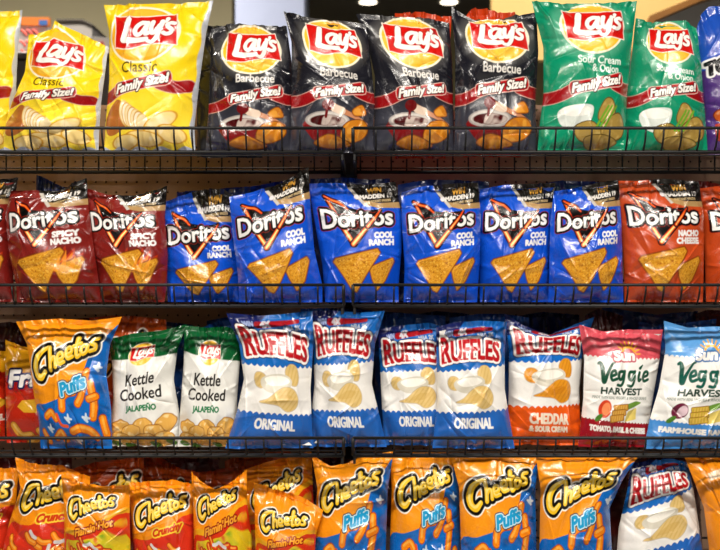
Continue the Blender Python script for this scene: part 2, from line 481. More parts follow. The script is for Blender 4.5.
def d_ruffles(top, low, words, chip):
    def f():
        A = Art(74, 128, top, parts=('logo', 'flavour_name', 'food_picture', 'promotion_panel'))
        A.fill(A.poly([[-8, -4], [34, -4], [20, 8], [10, 17], [-8, 22]]), '24306e', 'promotion_panel')
        A.fill(A.stroke([[19, 9.4], [60, 7]], [3.2, 1.6]), 'a8222c', 'promotion_panel')
        A.fill(A.text('4X', 22, 31, 11.5, 5.2, tilt=0.5, bold=0.4), 'd8d2d6', 'promotion_panel', grow=0.3)
        A.fill(A.text('WIN', 6, 15, 11.5, 4.5, tilt=0.3, bold=0.4), 'a9b6d8', 'promotion_panel')
        A.fill(A.stroke([[33, 8.4], [60, 7]], 1.4), 'b3272f', 'promotion_panel')
        A.fill(A.text('NBA 2K', 44, 62, 14.6, 3.6, tilt=0.8, bold=0.3), 'c8cdd8', 'promotion_panel')
        A.fill(A.wave(43.5, 2.0, 6.2, -3), 'f0eeea')
        A.fill(-A.wave(43.5, 2.0, 6.2, -3), 'bcd6ea', alpha=0.0)
        A.fill(A.wave(89.5, -2.2, 6.2, -2), low)
        # dip and ridged crisps
        def ridged(sd, r, k=1.5):
            A.fill(sd, '9a7a3c', 'food_picture', grow=0.6, alpha=0.5)
            A.fill(sd, chip[0], 'food_picture')
            rid = np.sin((A.X*math.cos(r) + A.Y*math.sin(r))*k)
            A.fill(np.maximum(sd + 0.8, -(rid - 0.35)), chip[1], alpha=0.45)
        ridged(A.poly([[43, 49], [48, 42], [56, 43], [60, 52], [58, 60], [48, 58]], 4), 0.3)
        ridged(A.poly([[8, 58], [11, 52], [18, 52], [22, 58], [18, 65], [11, 64]], 4), 0.6)
        A.fill(A.poly([[15, 58], [24, 53], [42, 51], [52, 57], [46, 66], [30, 69], [18, 65]], 4), 'd9d4c6', 'food_picture')
        A.fill(A.poly([[19, 57], [28, 53.5], [42, 53], [49, 57], [40, 61], [26, 62]], 4), 'f6f3ea', 'food_picture')
        main = A.poly([[17, 78], [26, 74], [36, 66], [45, 62], [56, 64], [61, 72], [58, 81], [48, 85], [38, 80], [27, 79]], 4)
        ridged(main, 0.7)
        A.fill(A.poly([[30, 76], [42, 69], [54, 70], [46, 76]], 4), chip[1], alpha=0.5)
        hs = lambda t: 1.0 + 0.45*np.exp(-(t/0.13)**2) + 0.0*t
        g = [A.text('RUFFLES', 2.5, 70, 38.5, 18, tilt=-0.5, arc=4.6, bold=0.75, hs=hs, slant=-0.03, m=9)]
        for x, w in ((4.5, 6), (10.5, 5), (16.5, 6), (23, 5), (29.5, 6), (39, 6), (49, 7)):   # slab feet
            t = (x+w/2-2.5)/66.5
            y = 38.5 + 0.5*t - 4.6*4*t*(1-t)
            if x != 16.5: g.append(A.caps([[x-1.2, y], [x+w*0.4, y]], 0.75, 9))
        t = np.minimum.reduce(g)
        A.fill(t, '3a1c24', 'logo', grow=3.0, alpha=0.8)
        A.fill(t, 'f6f2ee', 'logo', grow=2.2)
        A.fill(t, 'bf1f2a', grow=0.15)
        if len(words) == 1:
            A.fill(A.text(words[0], 16, 57, 104.5, 10.2, tilt=-0.6, bold=0.35), 'f1efec', 'flavour_name', grow=0.2)
        else:
            A.fill(A.text(words[0], 14, 56, 104.5, 9.8, tilt=-1.2, bold=0.4), 'f6ead8', 'flavour_name', grow=0.2)
            A.fill(A.text(words[1], 14, 54, 112.5, 5.2, tilt=-1.2, bold=0.3), 'f6ead8', 'flavour_name', grow=0.2)
        return A
    return f

def d_puffs():
    A = Art(88, 130, 'f7a524', parts=('logo', 'flavour_name', 'food_picture'))
    blue = A.poly([[-5, 90], [14, 84], [40, 77], [58, 69], [68, 54], [74, 36], [84, 22], [98, 14], [98, 140], [-5, 140]], 4)
    A.fill(blue, '1a78c4', 'food_picture')
    A.fill(np.maximum(blue + 3, -(A.noise(0.16, 5) - 0.5)), '155a9c', alpha=0.8)
    for p, r in (([[38, 88], [40, 78], [47, 73], [55, 72]], 4), ([[58, 84], [64, 76], [70, 62], [72, 54]], 3.6), ([[76, 66], [77, 82], [74, 98]], 3.8), ([[72, 80], [80, 78]], 3.4),
                 ([[48, 111], [58, 108], [70, 112], [76, 118]], 4), ([[14, 96], [22, 92], [28, 98]], 3.4), ([[24, 118], [32, 112], [36, 120]], 3.4), ([[6, 112], [12, 122]], 3.2),
                 ([[84, 100], [88, 116]], 3.6)):
        puff(A, p, r)
    for x, y in ((44, 98), (66, 98), (54, 120), (18, 108), (84, 50)):          # splashes of white between the puffs
        A.fill(np.minimum(A.stroke([[x-4, y-1], [x-1, y+1], [x+1, y+4]], [1.0, 2.0, 1.2]), A.stroke([[x, y-4], [x+0.5, y], [x+4, y+1]], [0.8, 1.7, 0.9])), 'cdd9e4', 'food_picture')
    A.fill(A.stroke([[30, 94], [34, 104], [42, 106]], 1.6), 'e8632a', 'food_picture')
    bubble_logo(A, Tf(1.17, 42-48*1.17*0.94, 41-38*1.17, kx=0.94))
    t = A.text('Puffs', 40, 70, 76, 12, tilt=8, bold=1.0, m=8)
    A.fill(t, '123a5c', 'flavour_name', grow=2.0)
    A.fill(t, 'd6eef2', 'flavour_name', grow=1.0)
    A.fill(t, '2aa7d4', grow=-0.1)
    A.fill(A.text('NATURALLY', 66, 82, 14.5, 2.4, tilt=-2, bold=0.1), 'f6c860')
    return A

def d_crunchy(hot=False):
    def f():
        A = Art(88, 130, 'f5a01e', parts=('logo', 'flavour_name', 'food_picture'))
        n = A.noise(0.12, 4); n2 = A.noise(0.2, 9)
        edge = A.poly([[-5, 78], [15, 69], [35, 64], [60, 54], [96, 42], [96, 140], [-5, 140]], 4)
        A.fill(edge + n*4, 'f0b62a' if hot else 'ec9a1e', 'food_picture', grow=3)
        A.fill(edge + n*4 + 3, 'd9451f' if hot else 'd8432a', 'food_picture')
        if hot:
            A.fill(np.maximum(edge + 9 + n*3, -(n2 + 0.45)), 'dcc832', alpha=0.95)
            A.fill(np.maximum(edge + 12, -(n2 - 0.55)), '8fae34', alpha=0.9)
            A.fill(np.maximum(edge + 10, n + 0.75), 'ef8a2a', alpha=0.9)
        else:
            A.fill(np.maximum(edge + 10, -(n2 - 0.8)), 'b32c1c', alpha=0.8)
        r = np.random.default_rng(7 if hot else 3)
        for i in range(22):
            x, y = r.uniform(4, 84), r.uniform(78, 128); a = r.uniform(-0.6, 1.1)
            c = 'd84a1a' if hot else 'f0921e'
            p = [[x-7*math.cos(a), y-7*math.sin(a)], [x-1, y+1.5], [x+7*math.cos(a), y+7*math.sin(a)]]
            puff(A, p, 2.7, c=c)
        for i in range(9):
            x, y = r.uniform(12, 78), r.uniform(74, 122); a = r.uniform(0, 3)
            A.fill(A.stroke([[x-5*math.cos(a), y-5*math.sin(a)], [x, y+1], [x+5*math.cos(a), y+5*math.sin(a)]], 1.8), 'd9d6d4', 'food_picture')
        q, qx = (1.02, 41) if hot else (1.14, 45)
        bubble_logo(A, Tf(q, qx-48*q*0.97, 37-38*q, kx=0.97))
        if hot:
            t = np.minimum(A.text("Flamin'", 20, 52, 72, 9, tilt=9, slant=0.15, bold=0.35), A.text('Hot', 55, 74, 61, 9, tilt=5, slant=0.15, bold=0.35))
            A.fill(t, '9c1a12', 'flavour_name', grow=1.6)
            A.fill(t, 'f4b13c', grow=0.1)
        else:
            t = A.text('Crunchy', 36, 78, 66, 8.5, tilt=10, slant=0.15, bold=0.6)
            A.fill(t, 'f3d24a', 'flavour_name', grow=1.9)
            A.fill(t, 'd2491a', grow=0.2)
        return A
    return f

def d_kettle():
    A = Art(68, 120, 'e9e8e3', parts=('logo', 'flavour_name', 'food_picture'))
    A.fill(-A.wave(26, 1.0, 34, 5), '0f6a3a')
    for i, (x, y, rx, ry, r) in enumerate(((10, 98, 11, 8, 0.3), (58, 96, 11, 9, -0.4), (35, 97, 11, 8, 0.1), (22, 103, 10, 8, -0.2), (47, 103, 10, 8, 0.2), (12, 111, 12, 7, 0.3), (35, 112, 12, 7, -0.1), (57, 111, 12, 8, 0))):
        A.fill(A.ell(x, y, rx, ry, r) + 1.2*A.noise(0.3, i), 'a87434', 'food_picture', grow=0.6)
        crisp(A, A.ell(x, y, rx, ry, r) + 1.2*A.noise(0.3, i), 'e6b866', 'fae6b4', i, k=0.6)
    for x, y in ((5, 116), (47, 117), (20, 119), (64, 115)):
        A.fill(A.ell(x, y, 6, 3, 0.3), '5f8a3a', 'food_picture')
    ball_logo(A, Tf(0.42, 15, 11.5))
    for body, x0, x1, y in (('Kettle', 15, 50, 54), ('Cooked', 8, 57, 69)):
        t = A.text(body, x0, x1, y, 11.5, tilt=0.5, slant=0.05, bold=0.1)
        A.fill(t, '2c2824', 'flavour_name', grow=0.25)
    A.fill(A.text('JALAPE\u00d1O', 16, 50, 80.5, 5.6, bold=0.2), '2f8a5a', 'flavour_name', grow=0.2)
    return A

def d_veggie(top, low, foot, tomato):
    def f():
        A = Art(78, 122, 'efeeea', parts=('logo', 'flavour_name', 'food_picture', 'ingredient_band'))
        A.fill(-A.wave(31.5, -2.0, 5.0, 0), top)
        A.fill(A.wave(94, 1.2, 4.0, 5), low, 'ingredient_band')
        for i in range(9):
            a = -2.9 + i*0.36
            A.fill(A.caps([[44 + 9*math.cos(a), 26 + 9*math.sin(a)], [44 + 13*math.cos(a), 26 + 13*math.sin(a)]], 0.7), 'f0b93a', 'logo')
        A.fill(np.abs(A.ell(44, 26, 7, 7)) - 1.2, 'f0b93a', 'logo')
        t = A.text('Sun', 28, 50, 33, 9.5, tilt=1.0, bold=0.9, m=8)
        A.fill(t, 'c2566a' if tomato else '4a7fb4', 'logo', grow=1.5)
        A.fill(t, 'f8f4ef')
        k = [([[10, 37.5], [12, 36.5], [14, 41], [16.5, 55], [20, 47], [25, 37], [28, 35.5]], [1.3, 1.6, 2.2, 2.4, 1.7, 1.2, 0.7])]
        for x in (24.5, 62.5):
            k.append(([[x, 49], [x+5, 47], [x+4, 43.5], [x+0.8, 44.5], [x-0.6, 49], [x+1.6, 53], [x+6.4, 51.5]], 1.45))
        for x in (38, 50):
            k.append(([[x, 44], [x-4.5, 44.5], [x-5, 50], [x-2, 52], [x+1, 45.5]], 1.5))
            k.append(([[x+1.4, 43.5], [x+0.8, 53], [x-1.4, 58], [x-5.6, 57.6]], 1.4))
        k.append(([[57, 44.5], [56.2, 49], [57, 52.5], [59, 51.5]], 1.5))
        k.append(([[57.5, 40], [60, 37]], [1.6, 0.6]))
        t = np.minimum.reduce([A.stroke(p, r) for p, r in k])
        A.fill(t, '1f5c45' if tomato else '1f6a5c', 'flavour_name', grow=0.1)
        A.fill(A.text('HARVEST', 14, 62, 67, 6.2, bold=0.3), '2a4a3c', 'flavour_name', grow=0.15)
        A.fill(A.text('MADE WITH REAL VEGGIES & WHOLE GRAINS', 5, 70, 71.8, 2.6, bold=0.05), '6a7a70', 'flavour_name')
        if tomato:
            A.fill(A.ell(20, 82, 7.5, 9, 0.2), 'd5502e', 'food_picture'); A.fill(A.ell(21.5, 82, 5, 6.5, 0.2), 'ef9a6a')
        else:
            A.fill(A.ell(20, 82, 7.5, 8, 0.2), '7a2848', 'food_picture'); A.fill(A.ell(22.5, 82, 4.5, 5.5, 0.2), 'e8d0d8')
        A.fill(A.ell(14, 91, 5, 2.6, -0.7), '5b8a3a', 'food_picture')
        A.fill(A.stroke([[48, 79], [56, 76], [62, 75]], [3, 2.6, 0.8]), '7aa04a', 'food_picture')
        A.fill(A.poly([[48, 84], [58, 80], [60, 92], [46, 95]], 0), 'e6d27e', 'food_picture')
        for i in range(3):
            sd = A.poly(np.array([[31, 79], [46, 77.5], [47, 82], [32, 84]]) + [-1.5*i*(1 if tomato else 0.2), 5.2*i], 0) - 0.8
            A.fill(sd, '8a5a1c', 'food_picture', grow=0.6)
            A.fill(sd, 'cf9c44' if tomato else 'cbb04a')
            A.fill(np.maximum(sd + 0.8, np.sin(A.X*2.2) ), 'e3be6c', alpha=0.7)
        A.fill(A.text(foot, 5, 72, 103.5, 5.0, tilt=-3.5, bold=0.35), 'f3efe9', 'ingredient_band', grow=0.2)
        return A
    return f

def d_corn():
    A = Art(78, 112, 'c8391e', parts=('logo', 'flavour_name', 'food_picture'))
    A.fill(-A.wave(32, 0, 10, -12), 'cf9a1c')
    A.fill(A.poly([[2, 36], [36, 30], [74, 20], [76, 40], [40, 48], [4, 55]], 3), 'b1201c', 'logo')
    t = A.text('Fritos', 3, 73, 50, 18, tilt=11, slant=0.15, bold=1.2, m=8)
    A.fill(t, '1f2c66', 'logo', grow=2.0)
    A.fill(t, 'f4f1ee')
    sd = A.poly([[36, 62], [56, 59], [64, 70], [50, 75], [38, 72]], 3)
    A.fill(A.poly([[20, 63], [78, 57], [78, 70], [22, 76]], 2), 'e8b93c', 'food_picture')
    A.fill(A.text('The', 40, 49, 87, 5, bold=0.3), 'f2e6d8', 'flavour_name', grow=0.2)
    A.fill(A.text('ORIGINAL', 51, 82, 86, 7, tilt=1, bold=0.4), 'f2e6d8', 'flavour_name', grow=0.2)
    A.fill(A.text('CORN CHIPS', 53, 78, 91, 3, tilt=1, bold=0.2), 'f2e6d8', 'flavour_name')
    for p in ([[40, 96], [46, 104], [58, 106], [64, 103]], [[8, 92], [16, 103], [28, 102]], [[24, 112], [36, 106], [50, 112]], [[68, 110], [74, 98], [70, 92]]):
        s2 = A.stroke(p, 4.2)
        A.fill(s2, '9a5a14', 'food_picture', grow=0.8); A.fill(s2, 'e5a838'); A.fill(A.stroke(np.array(p, float) + [0, -1.2], 1.4), 'f3cd74')
    return A

def d_salsa():
    A = Art(84, 140, '5c3a86', parts=('logo', 'food_picture'))
    A.fill(-A.wave(48, 0, 10, 0), '2f62c0')
    t = A.text('TOSTITOS', -1, 70, 54, 13, tilt=3, bold=1.2, m=9)
    A.fill(t, 'f1eeee', 'logo', grow=2.6); A.fill(t, '16131c', 'logo', grow=0.4)
    A.fill(np.minimum(A.ell(13.5, 53, 1.6, 1.6), A.ell(60, 51, 1.6, 1.6)), 'f1eeee')
    for x, y, r in ((12, 100, 9), (28, 92, 8), (30, 112, 10), (50, 104, 10), (70, 100, 9)):
        crisp(A, A.ell(x, y, r, r*0.7, 0.4), 'c9682e', 'e8b48a', int(x), rim='7a2c1c', k=0.4)
    A.fill(A.poly([[4, 108], [18, 112], [22, 124], [6, 126]], 3), 'b5432a', 'food_picture')
    return A

def d_plain_orange(marks=False):
    def f():
        A = Art(80, 130, 'ee9c20', parts=('logo', 'food_picture'))
        if marks:
            for y in (38, 55, 76, 92):
                A.fill(np.abs(A.ell(33, y, 6, 6.5)) - 2.2, 'f0e6d8', 'logo')
            A.fill(A.text('BAKED', 14, 30, 22, 5, tilt=5, bold=0.4), 'efdcc0', 'logo', grow=0.4)
            A.fill(A.stroke([[12, 30], [16, 60], [20, 90]], 1.2), '8a4a10', alpha=0.6)
        return A
    return f

def d_back(c):  # flat colour; the ruffles, navy and maroon ones have the shade put in
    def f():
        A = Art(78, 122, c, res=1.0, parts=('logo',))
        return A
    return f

def d_back_bubble_shaded():  # darkened copy of the orange cheese print, shade put into its colours
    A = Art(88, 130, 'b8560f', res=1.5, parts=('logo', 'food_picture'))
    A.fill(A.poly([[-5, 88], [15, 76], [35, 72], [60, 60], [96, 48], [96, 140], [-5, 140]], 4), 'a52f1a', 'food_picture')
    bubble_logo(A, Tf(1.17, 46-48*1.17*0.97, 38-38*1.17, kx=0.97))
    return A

MAKERS = {
    'classic': d_classic, 'barbecue': d_barbecue, 'onion': d_onion,
    'ranch': d_tortilla('1a62d0', '1444ac', ('COOL', 'RANCH')),
    'spicy': d_tortilla('8c2c26', '661c1a', ('SPICY', 'NACHO'), True),
    'nacho': d_tortilla('c85a2c', '94381c', ('NACHO', 'CHEESE')),
    'ruffles': d_ruffles('2478c2', '3474c0', ('ORIGINAL',), ('e0c68a', 'cfae66')),
    'cheddar': d_ruffles('1f7ccc', 'e96c1e', ('CHEDDAR', '& SOUR CREAM'), ('e0a030', 'c98420')),
    'puffs': d_puffs, 'crunchy': d_crunchy(), 'hot': d_crunchy(True), 'kettle': d_kettle,
    'tomato': d_veggie('dc6672', 'a52030', 'TOMATO, BASIL & CHEESE', True),
    'farm': d_veggie('6aa8de', '5496d2', 'FARMHOUSE RANCH', False),
    'corn': d_corn, 'salsa': d_salsa, 'baked': d_plain_orange(True), 'orange': d_plain_orange(),
    'back_blue': d_back('123f9c'), 'back_red': d_back('7a1a1c'), 'back_ruffles_shaded': d_back('154a86'), 'back_bubble_shaded': d_back_bubble_shaded,
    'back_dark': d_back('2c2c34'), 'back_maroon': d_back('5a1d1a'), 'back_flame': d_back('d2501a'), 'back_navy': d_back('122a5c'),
}
# ------------------------------------------------------------------ bag geometry
def resample(pts, n=120, sm=3):
    p = np.array(pts, float)
    L = np.concatenate([[0], np.cumsum(np.hypot(*np.diff(p, axis=0).T))])
    t = np.linspace(0, L[-1], n)
    q = np.stack([np.interp(t, L, p[:, 0]), np.interp(t, L, p[:, 1])], 1)
    for _ in range(sm):
        r = q.copy(); r[1:-1] = (q[:-2] + 2*q[1:-1] + q[2:]) / 4; q = r
    return q
def along(q, t):
    g = np.linspace(0, 1, len(q))
    return np.stack([np.interp(t, g, q[:, 0]), np.interp(t, g, q[:, 1])], -1)

FLOOR_Z = {1: 1.615, 2: 1.286, 3: 0.9655, 4: 0.651}

def grid_mesh(name, P, faces, colors, mat, parent):
    used, inv = np.unique(faces.ravel(), return_inverse=True)
    v = P[used].astype(np.float32); f = inv.reshape(-1, 4).astype(np.int32)
    me = bpy.data.meshes.new(name)
    me.vertices.add(len(v)); me.vertices.foreach_set('co', v.ravel())
    me.loops.add(f.size); me.loops.foreach_set('vertex_index', f.ravel())
    me.polygons.add(len(f))
    me.polygons.foreach_set('loop_start', np.arange(0, f.size, 4, dtype=np.int32))
    me.polygons.foreach_set('use_smooth', np.ones(len(f), bool))
    at = me.color_attributes.new('print', 'FLOAT_COLOR', 'POINT')
    c = np.ones((len(v), 4), np.float32); c[:, :3] = colors[used]
    at.data.foreach_set('color', c.ravel())
    me.update(calc_edges=True)
    me.materials.append(mat)
    o = bpy.data.objects.new(name, me); COL.objects.link(o)
    if parent is not None: o.parent = parent
    return o

def wrinkles(S, T, seed, amp):
    r = np.random.default_rng(seed)
    h = np.zeros(S.shape)
    for i in range(9):                                     # pleats gathered in by the top and bottom seals
        u0, sl, w, A = r.uniform(0.03, 0.97), r.uniform(-0.7, 0.7), r.uniform(0.012, 0.04), r.uniform(0.002, 0.0065)*r.choice((-1, 1))
        for q, k in ((1 - T, 0.13), (T, 0.10)):
            uu = u0 if k == 0.13 else r.uniform(0.03, 0.97)
            h += A*np.exp(-((S - uu - sl*q)/(w*(1 + 5*q)))**2)*np.exp(-q/k)
    for i in range(10):                                    # puckers running in from the sides
        t0, sl, w, A = r.uniform(0.08, 0.95), r.uniform(-0.5, 0.5), r.uniform(0.01, 0.03), r.uniform(0.0012, 0.004)*r.choice((-1, 1))
        q = S if i % 2 else 1 - S
        h += A*np.exp(-((T - t0 - sl*q)/(w*(1 + 2*q)))**2)*np.exp(-q/0.16)
    for i in range(9):                                     # sharp creases across the face
        x0, y0, a = r.uniform(0.1, 0.9), r.uniform(0.12, 0.95), r.uniform(0, math.pi)
        c, s = math.cos(a), math.sin(a)
        X, Y = S - x0, (T - y0)*1.55
        d = X*s - Y*c + 0.25*(X*c + Y*s)**2*r.uniform(-1, 1); l = X*c + Y*s
        A, w, L = r.uniform(0.0010, 0.0028)*r.choice((-1, 1)), r.uniform(0.014, 0.04), r.uniform(0.12, 0.34)
        h += A*np.exp(-np.sqrt((d/w)**2 + 0.02))*np.exp(-(l/L)**2)*1.3
    for i in range(8):                                     # soft waviness of the filled film
        f, a = r.uniform(7, 20), r.uniform(0, 6.28)
        h += 0.0006*np.sin(f*(math.cos(a)*S + math.sin(a)*T*1.5) + r.uniform(0, 6.28))
    for i in range(7):                                     # crisp stretched folds, steep on one side
        x0, y0, a = r.uniform(0.05, 0.95), r.uniform(0.1, 0.95), r.choice((-1, 1))*r.uniform(0.5, 1.5)
        c, s = math.cos(a), math.sin(a)
        X, Y = S - x0, (T - y0)*1.55
        d = X*s - Y*c; l = X*c + Y*s
        A, w, L = r.uniform(0.0015, 0.0035), r.uniform(0.03, 0.07), r.uniform(0.12, 0.3)
        q = d/w
        h += A*np.where(q < 0, np.exp(q*4), np.exp(-q))*np.exp(-(l/L)**2)
    return h*amp*1.6

ART = {}
N_BAGS = 0
def bag(kind, name, label, row, top, left, right, bot, dz=0.0, lean=0.025, thick=0.044, seed=None, ku=0.0, kv=0.0, ks=0.0,
        group=None, amp=1.0, low=None, res=None, dents=(), cat='chip bag', tuck=0.0):
    """top: pixel outline of the upper seal left to right; left/right: side outlines downwards; bot: pixel x of the two lower corners.
    The outline is carried to its real distance and the bag stands on its shelf."""
    global N_BAGS
    N_BAGS += 1
    if seed is None: seed = N_BAGS*17 + 3
    if kind not in ART:
        ART[kind] = MAKERS[kind]()
    A = ART[kind]
    ink = A.col**1.22
    nu, nv = A.nu, A.nv
    z0 = FLOOR_Z[row] + 0.004
    d0 = 2.500 + dz; d1 = d0 + lean
    def dref(t): return d0 + (d1 - d0)*t - 0.5*thick
    yb = 275 + (CAM_Z - z0)*FPX/dref(0.0)
    if low is not None: yb = low
    Tq = resample(top, 160, 4)
    Lq = resample([top[0]] + list(left) + [(bot[0], yb)], 160, 5)[::-1]
    Rq = resample([top[-1]] + list(right) + [(bot[1], yb)], 160, 5)[::-1]
    Bq = resample([(bot[0], yb), (bot[1], yb)], 20, 0)
    x_mid = world((bot[0] + bot[1])/2, yb, dref(0.0))
    root_loc = np.array((x_mid[0], d0, x_mid[2] - (0.004 if low is None else 0)))
    rs = np.random.default_rng(seed + 5)
    ph = rs.uniform(0, 6.28, 3)
    def surf(U, V, back):
        S = U + ku*4*U*(1-U)
        T = np.clip(V + kv*4*V*(1-V) + ks*(U - 0.5)*4*V*(1-V), 0, 1)
        a, b = along(Bq, S), along(Tq, S); c, d = along(Lq, T), along(Rq, T)
        s_, t_ = S[..., None], T[..., None]
        chord = (1-s_)*Tq[0] + s_*Tq[-1]
        px = ((1-t_)*a + t_*chord + t_**8*(b - chord) + (1-s_)*c + s_*d - (1-s_)*(1-t_)*Bq[0] - s_*(1-t_)*Bq[-1] - (1-s_)*t_*Tq[0] - s_*t_*Tq[-1])
        e = np.clip(1 - np.abs(2*S - 1)**2.4, 0, 1)**0.8
        p = (1 - np.exp(-np.clip(T - 0.02, 0, 1)/0.075))*(1 - np.exp(-np.clip(0.965 - T, 0, 1)/0.15))
        bulge = e*p
        rim = np.clip(np.minimum(S, 1 - S)/0.05, 0, 1)
        wav = 0.0035*np.sin(5*S + ph[0]) + 0.0025*np.sin(11*S + ph[1])      # the seals ripple a little
        wav = wav*(np.clip((T - 0.8)/0.2, 0, 1)**2 + np.clip((0.1 - T)/0.1, 0, 1)*0.5)
        if back:
            y = d0 + (d1 - d0)*T + thick*0.75*bulge + wav + 0.0006
        else:
            h = wrinkles(S, T, seed, amp)*rim
            for (ds, dt, wx, wy, dep) in dents:
                h -= dep*np.exp(-((S-ds)/wx)**2 - ((T-dt)/wy)**2)
            y = d0 + (d1 - d0)*T - thick*bulge - h + wav
        dr = dref(T)
        return np.stack([(px[..., 0] - 360)/FPX*dr, y, CAM_Z - (px[..., 1] - 275)/FPX*dr], -1)
    U, V = np.meshgrid(np.linspace(0, 1, nu), np.linspace(0, 1, nv))
    P = surf(U, V, False)
    if low is None: P[..., 2] = np.maximum(P[..., 2], z0 - 0.002)
    mu, mv = 34, 50
    UB, VB = np.meshgrid(np.linspace(0, 1, mu), np.linspace(0.03, 0.962, mv))
    PB = surf(UB, VB, True)
    if low is None: PB[..., 2] = np.maximum(PB[..., 2], z0 - 0.002)
    verts = np.vstack([P.reshape(-1, 3), PB.reshape(-1, 3)]) - root_loc
    base = ink[int(nv*0.5), 4]
    cols = np.vstack([ink.reshape(-1, 3), np.broadcast_to(base, (mu*mv, 3))])
    j, i = np.meshgrid(np.arange(nv - 1), np.arange(nu - 1), indexing='ij')
    q = (j*nu + i)
    F = np.stack([q, q + 1, q + nu + 1, q + nu], -1).reshape(-1, 4)
    pid = A.part[:-1, :-1].copy()
    ts = max(2, int(nv*0.04)); bs = max(2, int(nv*0.035))
    pid[-ts:] = 1; pid[:bs] = 2
    pid = pid.ravel()
    jb, ib = np.meshgrid(np.arange(mv - 1), np.arange(mu - 1), indexing='ij')
    qb = nu*nv + jb*mu + ib
    FB = np.stack([qb + mu, qb + mu + 1, qb + 1, qb], -1).reshape(-1, 4)
    root = empty(name, tuple(root_loc))
    tag(root, label, cat, group)
    for k, pn in enumerate(A.names):
        f = F[pid == k]
        if k == 0: f = np.vstack([f, FB])
        if len(f) < 6: continue
        o = grid_mesh(pn, verts, f, cols, FILM[kind], root)
        if pn in PART_LABEL: o['label'] = PART_LABEL[pn]
    return root

PART_LABEL = {'top_seal': 'crimped top seal', 'logo': 'printed logo', 'flavour_name': 'printed flavour lettering', 'size_ribbon': 'red ribbon with white lettering',
              'food_picture': 'printed picture of the snack', 'promotion_panel': 'small prize promotion panel', 'ingredient_band': 'coloured lower band with white lettering'}
for k in MAKERS:
    dull = k.startswith('back')
    FILM[k] = film('printed_film_' + k, rough=0.3 if dull else 0.22)
FILM['veggie'] = None
# ------------------------------------------------------------------ the bags, shelf by shelf
G1, G2, G3, G4, G5 = 'family size potato chip bags on the top shelf', 'tortilla chip bags on the second shelf', 'mixed snack bags on the third shelf', 'cheese snack bags on the bottom shelf', 'bags standing behind the front row'
PC, TC, CP, CC, VS = 'potato_chip_bag', 'tortilla_chip_bag', 'cheese_puff_bag', 'cheese_curl_bag', 'veggie_snack_bag'

# top shelf
bag('classic', PC, 'yellow potato chip bag cut off at the left end of the top shelf', 1, [(-78, 14), (-30, 11), (20, 8)], [(-74, 60), (-76, 110)], [(15, 45), (13, 90), (8, 130)], (-74, 8), dz=0.03, group=G1)
bag('classic', PC, 'crumpled yellow potato chip bag with a folded peak and a creased red logo', 1, [(26, 33), (40, 31), (49, 27), (51, 17), (58, 22), (80, 32), (106, 45)], [(22, 70), (9, 100), (0, 130)], [(103, 70), (99, 100), (97, 130)], (1, 96), dz=-0.005, ku=-0.02, kv=0.05, amp=1.5, group=G1,
    dents=((0.45, 0.87, 0.14, 0.05, 0.012), (0.3, 0.8, 0.1, 0.04, -0.008)), lean=0.02)
bag('classic', PC, 'tall smooth yellow potato chip bag, left of the charcoal bags', 1, [(102, 3), (150, 2), (212, -2)], [(107, 30), (107, 80), (103, 125)], [(205, 30), (198, 80), (193, 125)], (102, 194), ku=-0.06, kv=0.0, group=G1, dz=0.0)
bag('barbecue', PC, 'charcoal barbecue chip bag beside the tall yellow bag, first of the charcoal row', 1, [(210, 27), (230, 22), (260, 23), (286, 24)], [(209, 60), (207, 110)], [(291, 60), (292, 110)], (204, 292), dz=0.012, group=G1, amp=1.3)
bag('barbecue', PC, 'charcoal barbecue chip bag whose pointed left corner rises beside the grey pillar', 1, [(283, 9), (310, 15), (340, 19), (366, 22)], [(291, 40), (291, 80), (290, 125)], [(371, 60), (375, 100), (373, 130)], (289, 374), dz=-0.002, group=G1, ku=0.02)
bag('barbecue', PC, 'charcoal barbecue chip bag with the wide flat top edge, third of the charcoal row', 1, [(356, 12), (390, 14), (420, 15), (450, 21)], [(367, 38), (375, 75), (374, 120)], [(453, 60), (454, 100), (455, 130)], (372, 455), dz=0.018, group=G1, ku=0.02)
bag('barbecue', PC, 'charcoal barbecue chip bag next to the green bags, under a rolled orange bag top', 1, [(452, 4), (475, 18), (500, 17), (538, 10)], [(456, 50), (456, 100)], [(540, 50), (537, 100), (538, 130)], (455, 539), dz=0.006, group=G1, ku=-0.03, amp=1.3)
bag('onion', PC, 'larger green sour cream chip bag with its flat top above the others', 1, [(533, -1), (580, 1), (639, -1)], [(545, 45), (545, 95), (541, 125)], [(634, 45), (630, 90), (628, 125)], (539, 629), dz=-0.016, group=G1, ku=0.02)
bag('onion', PC, 'lower topped green sour cream chip bag next to the purple bag', 1, [(638, 16), (655, 20), (690, 18), (700, 26)], [(634, 55), (629, 95)], [(704, 60), (708, 110)], (625, 711), dz=0.014, group=G1, ku=-0.04, kv=0.035, ks=0.0)
bag('salsa', TC, 'blue and purple bag cut off by the right edge of the top shelf', 1, [(699, 27), (704, 12), (712, 4), (760, 2), (790, 6)], [(703, 60), (708, 110)], [(788, 60), (786, 110)], (710, 786), dz=0.03, group=G1, thick=0.04)

